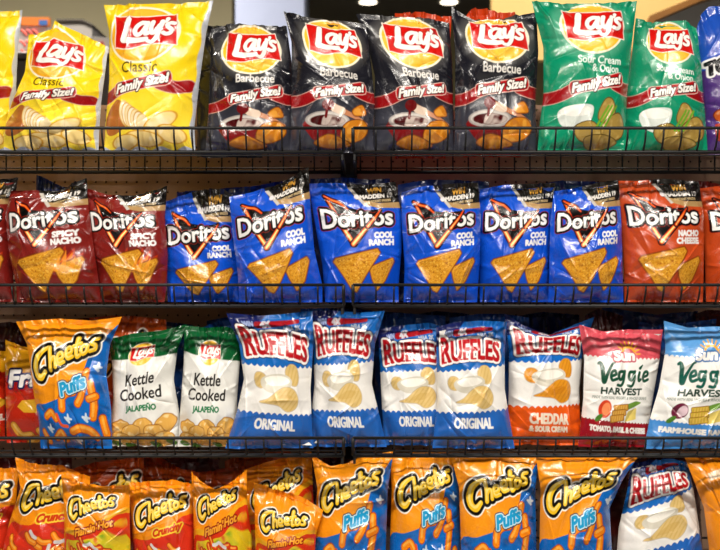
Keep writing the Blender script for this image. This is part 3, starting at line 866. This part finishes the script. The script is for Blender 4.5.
# second shelf
bag('spicy', TC, 'dark red tortilla chip bag cut off by the left edge of the second shelf', 2, [(-66, 184), (-30, 180), (16, 177)], [(-64, 230)], [(8, 215), (9, 260)], (-60, 12), dz=0.03, group=G2)
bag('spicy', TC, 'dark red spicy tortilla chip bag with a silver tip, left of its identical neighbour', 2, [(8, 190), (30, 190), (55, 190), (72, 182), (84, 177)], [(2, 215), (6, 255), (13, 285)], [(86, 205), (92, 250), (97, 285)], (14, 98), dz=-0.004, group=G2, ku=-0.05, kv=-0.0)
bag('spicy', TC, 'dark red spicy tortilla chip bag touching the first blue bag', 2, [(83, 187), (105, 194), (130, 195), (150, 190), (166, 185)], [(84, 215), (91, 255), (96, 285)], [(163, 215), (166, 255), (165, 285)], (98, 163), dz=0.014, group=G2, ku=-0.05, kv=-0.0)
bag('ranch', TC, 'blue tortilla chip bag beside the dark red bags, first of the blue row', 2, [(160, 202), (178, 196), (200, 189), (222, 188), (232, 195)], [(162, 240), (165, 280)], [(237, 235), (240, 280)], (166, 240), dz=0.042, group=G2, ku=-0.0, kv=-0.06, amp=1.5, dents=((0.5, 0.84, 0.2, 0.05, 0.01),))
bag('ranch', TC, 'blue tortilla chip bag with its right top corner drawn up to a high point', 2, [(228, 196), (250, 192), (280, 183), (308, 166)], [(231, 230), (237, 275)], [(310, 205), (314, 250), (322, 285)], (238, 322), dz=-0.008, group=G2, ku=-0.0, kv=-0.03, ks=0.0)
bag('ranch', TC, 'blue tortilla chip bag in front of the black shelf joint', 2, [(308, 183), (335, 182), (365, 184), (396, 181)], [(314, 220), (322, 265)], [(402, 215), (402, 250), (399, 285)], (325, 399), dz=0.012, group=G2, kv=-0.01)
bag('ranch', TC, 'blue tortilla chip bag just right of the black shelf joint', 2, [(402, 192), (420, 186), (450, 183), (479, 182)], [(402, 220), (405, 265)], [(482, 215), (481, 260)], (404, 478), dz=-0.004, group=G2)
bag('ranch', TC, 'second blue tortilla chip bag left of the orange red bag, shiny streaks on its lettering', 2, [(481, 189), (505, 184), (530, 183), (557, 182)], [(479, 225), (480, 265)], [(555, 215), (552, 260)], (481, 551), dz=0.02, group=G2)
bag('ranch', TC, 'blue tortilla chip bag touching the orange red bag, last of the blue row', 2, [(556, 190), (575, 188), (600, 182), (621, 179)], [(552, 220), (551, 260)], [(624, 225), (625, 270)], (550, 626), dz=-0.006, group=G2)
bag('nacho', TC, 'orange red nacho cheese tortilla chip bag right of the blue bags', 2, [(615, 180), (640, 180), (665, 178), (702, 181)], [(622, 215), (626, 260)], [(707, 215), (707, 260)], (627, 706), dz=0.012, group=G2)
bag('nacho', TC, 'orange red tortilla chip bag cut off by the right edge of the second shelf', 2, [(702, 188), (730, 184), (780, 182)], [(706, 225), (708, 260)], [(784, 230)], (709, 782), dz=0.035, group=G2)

# third shelf
bag('corn', 'corn_chip_bag', 'red and yellow corn chip bag barely in the photo at the left edge', 3, [(-74, 348), (-40, 345), (3, 352)], [(-76, 400)], [(2, 400)], (-74, 2), dz=0.10, group=G3)
bag('corn', 'corn_chip_bag', 'yellow and red corn chip bag half hidden behind the orange puff bag', 3, [(3, 340), (20, 347), (45, 352), (78, 350)], [(2, 380), (3, 420)], [(80, 390), (79, 420)], (4, 78), dz=0.075, group=G3, ku=0.0)
bag('puffs', CP, 'orange and blue cheese puff bag standing on the third shelf', 3, [(13, 322), (55, 319), (90, 321), (120, 317)], [(24, 345), (30, 390), (36, 425)], [(108, 345), (104, 375), (109, 410)], (38, 110), dz=-0.012, group=G3, ku=-0.02)
bag('kettle', PC, 'white and green kettle chip bag touching the orange puff bag', 3, [(106, 340), (130, 334), (160, 331), (185, 325)], [(110, 365), (111, 400)], [(176, 350), (172, 380), (178, 415)], (106, 178), dz=0.02, group=G3)
bag('kettle', PC, 'white and green kettle chip bag touching the blue chip bags', 3, [(183, 326), (205, 328), (225, 327), (240, 332)], [(182, 365), (179, 405)], [(239, 360), (236, 400)], (176, 236), dz=0.012, group=G3, kv=-0.02)
bag('ruffles', PC, 'blue and white ridged chip bag beside the white kettle bags, its left corner flared', 3, [(225, 313), (260, 316), (285, 314), (312, 311)], [(238, 345), (243, 380), (236, 412)], [(313, 345), (310, 390), (311, 415)], (224, 313), dz=-0.01, group=G3, ku=0.06, kv=-0.05, ks=-0.07)
bag('ruffles', PC, 'blue and white ridged chip bag with a sharp right ear beside the shelf joint', 3, [(307, 311), (335, 311), (360, 313), (385, 311)], [(313, 345), (314, 385), (311, 415)], [(375, 345), (372, 385), (380, 418)], (311, 387), dz=0.012, group=G3, kv=-0.035)
bag('ruffles', PC, 'blue and white ridged chip bag squeezed between two others, its last letters covered', 3, [(378, 330), (400, 326), (430, 323), (446, 328)], [(380, 365), (382, 405)], [(450, 370), (450, 410)], (384, 452), dz=0.036, group=G3, ku=0.0)
bag('ruffles', PC, 'blue and white ridged chip bag left of the orange cheddar bag', 3, [(437, 328), (455, 323), (480, 321), (508, 322)], [(437, 360), (438, 400)], [(506, 355), (506, 390), (511, 420)], (433, 516), dz=-0.01, group=G3)
bag('cheddar', PC, 'blue and orange ridged cheddar chip bag', 3, [(506, 314), (525, 326), (552, 336), (575, 325), (596, 317)], [(510, 350), (510, 390), (509, 420)], [(585, 350), (581, 390), (582, 420)], (508, 586), dz=0.036, ku=0.08, thick=0.04, group=G3)
bag('tomato', VS, 'pink and white tomato veggie snack bag', 3, [(581, 325), (605, 332), (630, 330), (665, 330)], [(586, 360), (585, 400)], [(662, 360), (656, 395), (652, 420)], (580, 654), dz=0.012, thick=0.04, group=G3)
bag('farm', VS, 'light blue and white veggie snack bag at the right end of the third shelf', 3, [(666, 321), (690, 328), (720, 327), (752, 325)], [(668, 350), (661, 390), (652, 420)], [(748, 360), (746, 410)], (646, 750), dz=-0.014, thick=0.038, group=G3, kv=-0.02, ku=-0.03)

# bottom shelf (its bags stand below the edge of the photo)
bag('crunchy', CC, 'orange cheese curl bag cut off by the left edge of the bottom shelf', 4, [(-62, 470), (-20, 468), (16, 470)], [(-64, 530)], [(14, 500), (6, 550)], (-60, 10), dz=0.055, group=G4, thick=0.036)
bag('crunchy', CC, 'large orange cheese curl bag with a pointed left corner on the bottom shelf', 4, [(12, 459), (35, 466), (60, 466), (88, 478)], [(18, 490), (8, 520), (0, 550)], [(88, 510), (84, 550)], (-4, 84), dz=0.022, group=G4, kv=0.06, ku=-0.05, thick=0.036)
bag('hot', CC, 'orange and red hot cheese curl bag overlapping the large orange bag at the left', 4, [(59, 475), (78, 484), (100, 488), (128, 486)], [(62, 510), (62, 550)], [(128, 520), (129, 560)], (62, 130), dz=-0.02, group=G4, kv=0.06, ku=-0.05, thick=0.036)
bag('crunchy', CC, 'narrow orange and red cheese curl bag between two hot ones', 4, [(127, 485), (150, 482), (175, 482), (191, 486)], [(129, 520), (132, 560)], [(192, 520), (194, 560)], (132, 194), dz=0.01, group=G4, kv=0.04, ku=-0.03)
bag('hot', CC, 'small hot cheese curl bag with a deep notch between two raised corners', 4, [(190, 473), (202, 484), (214, 491), (230, 484), (246, 471)], [(192, 510), (193, 560)], [(246, 500), (251, 540)], (194, 252), dz=-0.006, group=G4, kv=0.03, ku=-0.03, thick=0.036)
bag('hot', CC, 'hot cheese curl bag with a drooping right corner, in front of a darker one', 4, [(253, 484), (270, 489), (300, 498), (323, 512)], [(254, 520), (255, 560)], [(316, 535), (314, 560)], (256, 316), dz=-0.026, group=G4, kv=0.02, ku=-0.03, thick=0.036)
bag('puffs', CP, 'orange cheese puff bag with a rolled left edge, leftmost puff bag of the bottom shelf', 4, [(311, 456), (330, 468), (345, 466), (365, 456), (394, 453)], [(317, 490), (314, 540)], [(388, 490), (386, 550)], (314, 388), dz=0.012, group=G4, kv=0.05, ku=-0.05)
bag('puffs', CP, 'orange cheese puff bag in the shade, second of the puff row on the bottom shelf', 4, [(390, 456), (415, 454), (440, 454), (457, 455)], [(392, 490), (390, 550)], [(460, 500), (461, 550)], (390, 462), dz=0.03, group=G4, kv=0.08)
bag('puffs', CP, 'orange cheese puff bag with the lettering climbing to the right, third of the puff row', 4, [(451, 455), (480, 455), (510, 455), (541, 456)], [(460, 490), (462, 550)], [(537, 490), (538, 550)], (462, 540), dz=0.002, group=G4, kv=0.06)
bag('puffs', CP, 'orange cheese puff bag with a flared right corner beside the blue ridged bag', 4, [(537, 457), (570, 456), (605, 458), (641, 457)], [(542, 490), (541, 550)], [(626, 480), (612, 510), (614, 550)], (541, 616), dz=-0.008, group=G4, kv=0.05, ku=-0.05)
bag('ruffles', PC, 'blue and white ridged chip bag alone on the bottom shelf', 4, [(634, 466), (655, 461), (675, 460), (691, 464)], [(630, 490), (621, 530)], [(697, 495), (704, 540)], (616, 710), dz=0.026, group=G4, kv=0.06, ks=0.2)
bag('baked', CC, 'plain orange snack bag with white rings at the right end of the bottom shelf', 4, [(687, 458), (720, 457), (768, 458)], [(696, 480), (707, 510), (712, 550)], [(770, 520)], (714, 772), dz=-0.002, group=G4)

# bags standing behind, seen over and between the front ones
def back(kind, label, row, top, x0, x1, dz=0.10, name=PC, amp=1.2, thick=0.034):
    return bag(kind, name, label, row, top, [], [], (x0, x1), dz=dz, group=G5, amp=amp, thick=thick, lean=0.0)
back('back_dark', 'black chip bag wedged between the tall yellow bag and the first charcoal bag', 1, [(196, 32), (206, 25), (222, 24), (262, 28)], 196, 262)
back('back_flame', 'red bag top showing over the third charcoal bag', 1, [(395, 12), (415, 10), (430, 12), (452, 15)], 395, 446, amp=1.6, dz=0.12)
back('back_flame', 'rolled orange bag top showing over the charcoal bag by the green ones', 1, [(464, 18), (472, 7), (490, 8), (518, 13)], 464, 522, amp=1.6, dz=0.09)
back('back_navy', 'dark blue bag peeking over the first whole dark red bag', 2, [(34, 174), (40, 176), (60, 186), (75, 188)], 34, 90, name=TC)
back('back_navy', 'dark blue bag top in the shade behind the first blue bag', 2, [(176, 192), (195, 190), (222, 190), (250, 186)], 178, 245, name=TC, dz=0.16)
back('back_blue', 'blue bag top between the two left blue bags', 2, [(205, 192), (220, 188), (250, 186), (282, 180)], 206, 280, name=TC, dz=0.24)
back('back_navy', 'dark bag top behind the blue bag left of the shelf joint', 2, [(310, 178), (340, 177), (370, 179), (390, 178)], 312, 390, name=TC)
back('back_navy', 'dark bag top behind the blue bag right of the shelf joint', 2, [(398, 184), (430, 179), (455, 179), (490, 181)], 400, 488, name=TC)
back('back_navy', 'dark blue bag top behind the last blue bag of the second shelf', 2, [(540, 184), (560, 180), (590, 181), (618, 183)], 542, 616, name=TC)
back('back_maroon', 'maroon bag top behind the orange red nacho bag', 2, [(655, 186), (680, 180), (704, 180), (722, 184)], 655, 722, name=TC)
back('back_maroon', 'dark orange brown bag at the left behind the corn chip bag', 3, [(-20, 325), (8, 322), (26, 328)], -20, 40, name=CC, dz=0.22)
back('back_bubble_shaded', 'shaded orange cheese bag behind the first white kettle bag', 3, [(88, 318), (110, 316), (130, 316), (165, 320)], 88, 165, name=CP)
back('back_ruffles_shaded', 'shaded blue bag behind the second white kettle bag', 3, [(192, 332), (215, 322), (232, 320), (250, 322)], 196, 250)
back('back_ruffles_shaded', 'dark blue bag behind the blue ridged bag by the joint', 3, [(300, 309), (330, 308), (352, 309), (372, 311)], 300, 372)
back('back_ruffles_shaded', 'dark blue bag showing over the squeezed ridged bag', 3, [(374, 316), (400, 313), (425, 315), (446, 316)], 376, 446, dz=0.14)
back('back_ruffles_shaded', 'dark blue bag behind the ridged bag left of the cheddar bag', 3, [(450, 318), (480, 314), (505, 314), (530, 318)], 452, 528)
back('back_ruffles_shaded', 'blue bag with a wide top, upper one behind the pink veggie bag', 3, [(603, 306), (630, 311), (660, 315), (700, 311)], 616, 692, dz=0.24)
back('back_ruffles_shaded', 'blue bag behind the light blue veggie bag, lower than its neighbour', 3, [(640, 322), (655, 325), (690, 323), (718, 319)], 644, 716)
back('back_maroon', 'dark brown bag between the cheddar and the pink veggie bag', 3, [(586, 316), (600, 309), (612, 312), (624, 316)], 584, 626, name=CC, dz=0.14)
back('back_maroon', 'dark orange bag at the far right behind the light blue veggie bag', 3, [(698, 314), (710, 310), (735, 311), (760, 314)], 698, 760, name=CC, dz=0.22)
back('back_bubble_shaded', 'orange cheese bag in painted-in shade behind the left bags of the bottom shelf', 4, [(70, 470), (95, 463), (120, 460), (142, 458)], 72, 144, name=CC)
back('back_bubble_shaded', 'orange cheese bag in painted-in shade behind the narrow orange and red bag', 4, [(141, 457), (160, 459), (180, 470), (198, 474)], 142, 200, name=CC, dz=0.15)
back('back_bubble_shaded', 'shaded cheese bag behind the notched hot bag', 4, [(196, 474), (220, 470), (240, 468), (262, 464)], 196, 262, name=CC, dz=0.18)
back('back_bubble_shaded', 'darkest cheese bag at the back under the third shelf, left of the puff row', 4, [(224, 462), (245, 456), (265, 453), (290, 452)], 226, 290, name=CC, dz=0.25)
bag('hot', CC, 'hot cheese curl bag behind the one with the drooping corner', 4, [(243, 471), (265, 464), (290, 458), (311, 452)], [(245, 510)], [(313, 500)], (246, 314), dz=0.075, group=G4, kv=0.06)
back('back_maroon', 'dark bag at the back left of the bottom shelf', 4, [(-10, 462), (10, 456), (40, 455), (70, 458)], -10, 70, name=CC, dz=0.16)
back('back_maroon', 'dark bag at the back behind the blue ridged bag of the bottom shelf', 4, [(628, 462), (650, 458), (680, 457), (700, 460)], 632, 706, name=CC, dz=0.16)

# the deepest bags, added as dark fill so the gaps under the shelves read black
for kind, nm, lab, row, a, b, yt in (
    ('back_maroon', CC, 'gap-darkening brown bag deep in the gap between the orange puff bag and the kettle bags', 3, 60, 118, 318),
    ('back_ruffles_shaded', PC, 'gap-darkening blue bag deep in the gap between the two white kettle bags', 3, 145, 192, 322),
    ('back_ruffles_shaded', PC, 'gap-darkening blue bag deep in the shade left of the flared ridged bag', 3, 206, 262, 317),
    ('back_navy', PC, 'gap-darkening navy bag deep in the gap right of the bag with the sharp ear', 3, 352, 412, 311),
    ('back_navy', PC, 'gap-darkening navy bag deep in the gap above the pair of overlapping ridged bags', 3, 414, 470, 311),
    ('back_navy', PC, 'gap-darkening navy bag deep behind the dipping top edge of the cheddar bag', 3, 520, 580, 312),
    ('back_maroon', CC, 'gap-darkening brown bag deep in the shade over the narrow orange and red bag', 4, 150, 218, 458),
    ('back_maroon', CC, 'gap-darkening brown bag deep in the gap left of the first orange puff bag', 4, 292, 352, 457),
    ('back_maroon', CC, 'gap-darkening brown bag deep behind the first two orange puff bags', 4, 354, 420, 456),
    ('back_maroon', CC, 'gap-darkening brown bag deep in the gap between the last puff bag and the ridged bag', 4, 572, 630, 456)):
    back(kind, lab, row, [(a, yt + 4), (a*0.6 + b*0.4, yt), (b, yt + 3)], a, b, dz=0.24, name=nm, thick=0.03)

# ------------------------------------------------------------------ the shelving
M_BLACK = plain('black_enamelled_wire', '060607', rough=0.55, noise=0.1, scale=60)
M_PEG = plain('brown_pegboard', 'a5836b', rough=0.75, noise=0.16, scale=9, bump=0.15)
M_DARK = plain('dark_backing', '17110e', rough=0.9)
def mm(px, d): return (px - 360.0)/FPX*d
D_F, D_B, D_R = 2.400, 2.425, 2.800
ROWS = {1: (1.615, 1.661), 2: (1.286, 1.329), 3: (0.9655, 1.005), 4: (0.651, 0.694)}
UNITS = (('left', -231, 343.5, 11.7 - 18*13), ('right', 353.0, 928, 376.0))
ROW_WORD = {1: 'top', 2: 'second', 3: 'third', 4: 'bottom'}
for row, (zb, zt) in ROWS.items():
    for side, xa, xb, w0 in UNITS:
        a, b = mm(xa, D_F), mm(xb, D_F)
        root = empty('wire_shelf', ((a + b)/2, D_B, zb))
        tag(root, 'black wire shelf with a low wire front, %s half of the %s row' % (side, ROW_WORD[row]), 'shelf', 'black wire shelves of the display rack')
        o = np.array(root.location)
        def part(name, fn, smooth=True):
            m = MB(); fn(m)
            m.v = [tuple(np.array(v) - o) for v in m.v]
            return m.build(name, M_BLACK, root, smooth)
        part('top_rail', lambda m: m.tube([(a, D_F, zt), (b, D_F, zt)], 0.0034, 10))
        part('bottom_rail', lambda m: m.tube([(a, D_B, zb - 0.002), (b, D_B, zb - 0.002)], 0.0040, 10))
        for e in (a, b):
            part('end_post', lambda m: m.tube([(e, D_F, zt), (e, D_F + 0.006, zt - 0.02), (e, D_B, zb)], 0.0038, 10))
        m = MB(); m.tube([(0, 0, zt - zb), (0, 0.004, zt - zb - 0.018), (0, 0.014, 0.010), (0, D_B - D_F, -0.001)], 0.0021, 6)
        wire = m.build('front_wire', M_BLACK, root, True)
        x = w0; first = True
        while x < xb - 4:
            if x > xa + 6:
                if not first:
                    wire = wire.copy(); COL.objects.link(wire); wire.parent = root
                wire.location = (mm(x, D_F) - o[0], D_F - D_B, 0); first = False
            x += 18.0
        def deck(m):
            for y in (2.45, 2.495, 2.79):
                m.tube([(a, y, zb - 0.0022), (b, y, zb - 0.0022)], 0.0018, 6)
        part('deck_wires', deck)
        for e in (a, b):
            s = 1 if e == a else -1
            part('side_arm', lambda m: m.box(min(e, e + s*0.006), max(e, e + s*0.006), D_B, 2.805, zb - 0.02, zb - 0.003, 0.001), False)
        def rear(m):
            m.tube([(a, D_R, zb - 0.011), (b, D_R, zb - 0.011)], 0.0045, 8)
            m.tube([(a, D_R, zb + 0.05), (b, D_R, zb + 0.05)], 0.003, 8)
            q = mm(6.0, D_R) - 0.038*18
            while q < b - 0.005:
                if q > a + 0.005: m.tube([(q, D_R, zb - 0.011), (q, D_R, zb + 0.05)], 0.0022, 6)
                q += 0.03803
        part('rear_fence', rear)

# slotted uprights carrying the shelves
for lab, px in (('black slotted upright between the two halves of the rack', 349.0), ('black slotted upright at the left end of the rack', -232.0), ('black slotted upright at the right end of the rack', 930.0)):
    x = mm(px, 2.82)
    root = empty('rack_upright', (x, 2.82, 0.0)); tag(root, lab, 'upright', 'uprights of the display rack')
    m = MB(); m.box(-0.021, 0.021, -0.012, 0.012, 0, 1.80, 0.002); m.build('post', M_BLACK, root)
    m = MB()
    for k in range(34): m.box(-0.004, 0.004, -0.0135, -0.0121, 0.1 + k*0.05, 0.128 + k*0.05)
    m.build('slots', M_DARK, root)
    m = MB(); m.box(-0.03, 0.03, -0.42, 0.03, 0.0, 0.05, 0.004); m.build('foot', M_BLACK, root)

# perforated back panels: every hole is a real hole
def pegboard(x0, x1, z0, z1, label):
    root = empty('pegboard_panel', ((x0 + x1)/2, 2.836, z0)); tag(root, label, 'pegboard', 'pegboard panels at the back of the rack')
    s = 0.02565; hx = mm(23.8, 2.836); hz = CAM_Z - (182.0 - 275)/FPX*2.836
    i0 = math.floor((x0 - hx)/s - 0.5) + 1; i1 = math.ceil((x1 - hx)/s + 0.5) - 1
    k0 = math.floor((z0 - hz)/s - 0.5) + 1; k1 = math.ceil((z1 - hz)/s + 0.5) - 1
    v = []; f = []
    cx, cz = root.location[0], z0
    for i in range(i0, i1 + 1):
        for k in range(k0, k1 + 1):
            px, pz = hx + i*s - cx, hz + k*s - cz
            n = len(v)
            for q in range(8):
                t = q*math.pi/4
                c, g = math.cos(t), math.sin(t); w = s/2/max(abs(c), abs(g))
                v.append((px + w*c, 0, pz + w*g)); v.append((px + 0.0029*c, 0, pz + 0.0029*g)); v.append((px + 0.0029*c, 0.005, pz + 0.0029*g))
            for q in range(8):
                w = (q + 1) % 8
                f.append((n+3*q, n+3*w, n+3*w+1, n+3*q+1)); f.append((n+3*q+1, n+3*w+1, n+3*w+2, n+3*q+2))
    mesh_obj('perforated_face', v, f, M_PEG, root)
    m = MB(); m.box(x0 - cx, x1 - cx, 0.006, 0.016, z0 - cz, z1 - cz); m.build('backing', M_DARK, root)
pegboard(mm(-231, 2.836), mm(341, 2.836), 0.10, 1.76, 'brown pegboard panel behind the left half of the rack')
pegboard(mm(357, 2.836), mm(930, 2.836), 0.10, 1.76, 'brown pegboard panel behind the right half of the rack')

# ------------------------------------------------------------------ the store behind and around
M_CREAM = plain('cream_wall_paint', 'd9cda4', rough=0.8, noise=0.04, scale=2)
M_KHAKI = plain('khaki_wall_paint', '8d8158', rough=0.8, noise=0.06, scale=2)
M_PILLAR = plain('blue_grey_paint', 'b4bedb', rough=0.6, noise=0.03, scale=3)
M_TAN = plain('yellow_tan_board', 'e6be74', rough=0.6, noise=0.04, scale=2)
M_BROWN = plain('brown_trim', '8a5a20', rough=0.5, noise=0.1, scale=8)
M_GREY = plain('dark_grey_paint', '7a756f', rough=0.7, noise=0.06, scale=3)
M_CEIL = plain('dark_ceiling', '3f3a33', rough=0.8, noise=0.08, scale=3)
M_FLOOR = plain('grey_floor_tile', '8c8a86', rough=0.4, noise=0.06, scale=3)
M_WHITE = plain('white_board', 'd8d6d2', rough=0.6, noise=0.02)
M_RED = plain('red_print', 'c8402e', rough=0.6, noise=0.02)
M_ORANGE = plain('orange_print', 'd87a2a', rough=0.6)
M_BLUEP = plain('blue_print', '3c6ab0', rough=0.6)
M_CAB = plain('dark_brown_wood', '3a2c20', rough=0.5, noise=0.15, scale=6)
M_LAMP = plain('lamp_diffuser', 'fff6e6', rough=0.5, emit=6.0)
M_LED = plain('downlight_lens', 'fff2d8', rough=0.5, emit=4.0)

def struct(name, fn, mat):
    m = MB(); fn(m); o = m.build(name, mat); tag(o, kind='structure'); return o
struct('floor', lambda m: m.box(-6, 6, -4, 8.2, -0.1, 0), M_FLOOR)
struct('wall_back', lambda m: m.box(-6, 6, 8.0, 8.2, 0, 4.2), M_KHAKI)
struct('wall_left', lambda m: m.box(-4.5, mm(232, 7.0), 7.0, 7.15, 0, 4.0), M_CREAM)
struct('pillar', lambda m: m.box(mm(235, 5.6), mm(306, 5.6), 5.6, 5.95, 0, 3.6, 0.01), M_PILLAR)
struct('ceiling', lambda m: m.box(mm(306, 6.0), mm(505, 6.0), 5.2, 6.4, 2.775, 2.95), M_CEIL)
struct('ceiling', lambda m: m.box(-6, 6, -4, 2.6, 3.07, 3.17), M_CEIL)
struct('ceiling', lambda m: m.box(-6, 6, 2.6, 8.2, 3.62, 3.75), M_CEIL)
struct('wall_right', lambda m: m.box(mm(610, 6.6), 5.0, 6.6, 6.8, 0, 3.62), M_GREY)
def prism(name, pix, d, t, mat, parent=None, off=(0, 0, 0)):
    a = [np.array(world(x, y, d)) - off for x, y in pix]
    n = len(a)
    v = [tuple(p) for p in a] + [tuple(p + (0, t, 0)) for p in a]
    f = [tuple(range(n-1, -1, -1)), tuple(range(n, 2*n))] + [(i, (i+1) % n, n+(i+1) % n, n+i) for i in range(n)]
    return mesh_obj(name, v, f, mat, parent)
p0 = np.array(world(590, 60, 5.0))
t = empty('hanging_board', tuple(p0)); tag(t, 'yellow tan slanted board hanging in the store behind the green bags', 'board')
prism('panel', [(492, -20), (760, -20), (698, -3), (652, 17), (628, 60), (492, 60)], 5.0, 0.06, M_TAN, t, p0)
prism('edge_trim', [(760, -26), (760, -18), (700, 1), (655, 20.5), (631, 60), (627, 60), (650, 15.5), (697, -4)], 4.985, 0.09, M_BROWN, t, p0)
for lab, px in (('small round downlight, left of two in the dark ceiling behind the rack', 368), ('small round downlight, right of two in the dark ceiling behind the rack', 449)):
    x, d = mm(px, 5.87), 5.87
    root = empty('ceiling_downlight', (x, d, 2.775)); tag(root, lab, 'ceiling light', 'downlights behind the rack')
    for nm, r0, z0, mat in (('trim_ring', 0.062, -0.012, M_GREY), ('lens', 0.045, -0.016, M_LED)):
        m = MB(); m.tube([(0, 0, 0), (0, 0, z0)], r0, 20); m.build(nm, mat, root)

root = empty('tall_cabinet', (mm(62, 4.9), 4.9, 0)); tag(root, 'tall dark brown cabinet behind the yellow bags, carrying the notice board and carton', 'cabinet')
m = MB(); m.box(-0.62, 0.33, -0.58, 0.5, 0.08, 2.17, 0.004); m.build('carcass', M_CAB, root)
m = MB(); m.box(-0.64, 0.35, -0.6, 0.52, 2.17, 2.197, 0.004); m.build('top_board', M_CAB, root)
m = MB(); m.box(-0.58, 0.29, -0.54, 0.46, 0, 0.08); m.build('plinth', M_DARK, root)
# notice, speaker-like box and carton seen over the yellow bags
c = np.array(world(33, 65.5, 4.6))
root = empty('notice_board', tuple(c)); tag(root, 'white notice board with red markings and a colourful top strip behind the yellow bags', 'sign')
prism('board', [(17, 20), (49, 20), (49, 65.5), (17, 65.5)], 4.6, 0.02, M_WHITE, root, c)
prism('header_strip', [(17, 17), (49, 17), (49, 26), (17, 25)], 4.59, 0.03, M_ORANGE, root, c)
prism('header_panel', [(39, 20), (47, 20), (47, 25), (39, 25)], 4.585, 0.004, M_BLUEP, root, c)
m = MB()
for y, xs in ((30, (21, 27, 33)), (41, (20, 26, 32, 38)), (50, (21, 28, 36))):
    for x in xs:
        a = np.array(world(x, y, 4.585)) - c; b = np.array(world(x + 3.4, y + 2.4, 4.585)) - c
        m.tube([a, b, b + (0.008, 0, -0.012)], 0.006, 6)
m.build('red_markings', M_RED, root)
c = np.array(world(75, 82, 5.0))
root = empty('display_case', tuple(c)); tag(root, 'dark grey box with a sloping end standing behind the crumpled yellow bag', 'box')
prism('case', [(57, 20), (82, 20), (92, 25), (92, 82), (57, 82)], 5.0, 0.3, M_GREY, root, c)
prism('rim', [(56, 19), (82.5, 19), (93, 24.3), (93, 25.8), (82, 20.5), (56, 20.5)], 4.99, 0.32, M_CEIL, root, c)
c = np.array(world(101, 56, 4.4))
root = empty('carton', tuple(c)); tag(root, 'white carton with a red stripe in the gap between two yellow bags', 'carton')
prism('box_body', [(93, 36), (110, 38), (110, 56), (93, 56)], 4.4, 0.1, M_WHITE, root, c)
prism('red_stripe', [(99, 42), (103, 42), (109, 56), (105, 56)], 4.395, 0.006, M_RED, root, c)

# ------------------------------------------------------------------ light: the strip lamps over the aisle and over the store behind
def strip(label, x, y, z, w, l, power, col, rz=0.0):
    root = empty('ceiling_strip_lamp', (x, y, z)); root.rotation_euler.z = rz
    tag(root, label, 'ceiling light', 'strip lamps over the aisle')
    m = MB(); m.box(-w/2 - 0.02, w/2 + 0.02, -l/2 - 0.02, l/2 + 0.02, 0.0, 0.07, 0.01); m.build('housing', M_WHITE, root)
    m = MB(); m.box(-w/2, w/2, -l/2, l/2, -0.012, 0.0); m.build('diffuser', M_LAMP, root)
    L = bpy.data.lights.new('strip_light', 'AREA'); L.shape = 'RECTANGLE'; L.size = w; L.size_y = l; L.energy = power; L.color = col
    o = bpy.data.objects.new('strip_light', L); COL.objects.link(o); o.location = (x, y, z - 0.02); o.rotation_euler.z = rz
WARM = (1.0, 0.93, 0.84)
for lab, x in (('left', -1.25), ('middle', 0.0), ('right', 1.25)):
    strip('long ceiling strip lamp over the aisle in front of the rack, %s one' % lab, x, 0.75, 3.0, 1.1, 0.12, 54, WARM)
    strip('long ceiling strip lamp above where the photo is taken, %s one' % lab, x, -1.1, 3.0, 1.1, 0.12, 29, WARM)
strip('ceiling strip lamp over the store behind the rack, left one', -1.5, 4.4, 3.55, 1.4, 0.2, 130, WARM)
strip('ceiling strip lamp over the store behind the rack, right one', 0.9, 4.0, 3.55, 1.4, 0.2, 60, WARM)

w = bpy.data.worlds.new('store_ambient'); bpy.context.scene.world = w; w.use_nodes = True
w.node_tree.nodes['Background'].inputs[0].default_value = (1.0, 0.96, 0.92, 1)
w.node_tree.nodes['Background'].inputs[1].default_value = 0.06

# ------------------------------------------------------------------ camera
cam = bpy.data.cameras.new('camera'); cam.sensor_width = 36.0; cam.lens = FPX/720*36.0
cam.dof.use_dof = True; cam.dof.focus_distance = 2.44; cam.dof.aperture_fstop = 4.5
co = bpy.data.objects.new('camera', cam); COL.objects.link(co)
co.location = (0, 0, CAM_Z); co.rotation_euler = (math.pi/2, 0, 0)
sc = bpy.context.scene
sc.camera = co
sc.view_settings.view_transform = 'Standard'; sc.view_settings.look = 'None'
sc.view_settings.gamma = 1.0; sc.view_settings.use_curve_mapping = False
sc.view_settings.exposure = -0.22
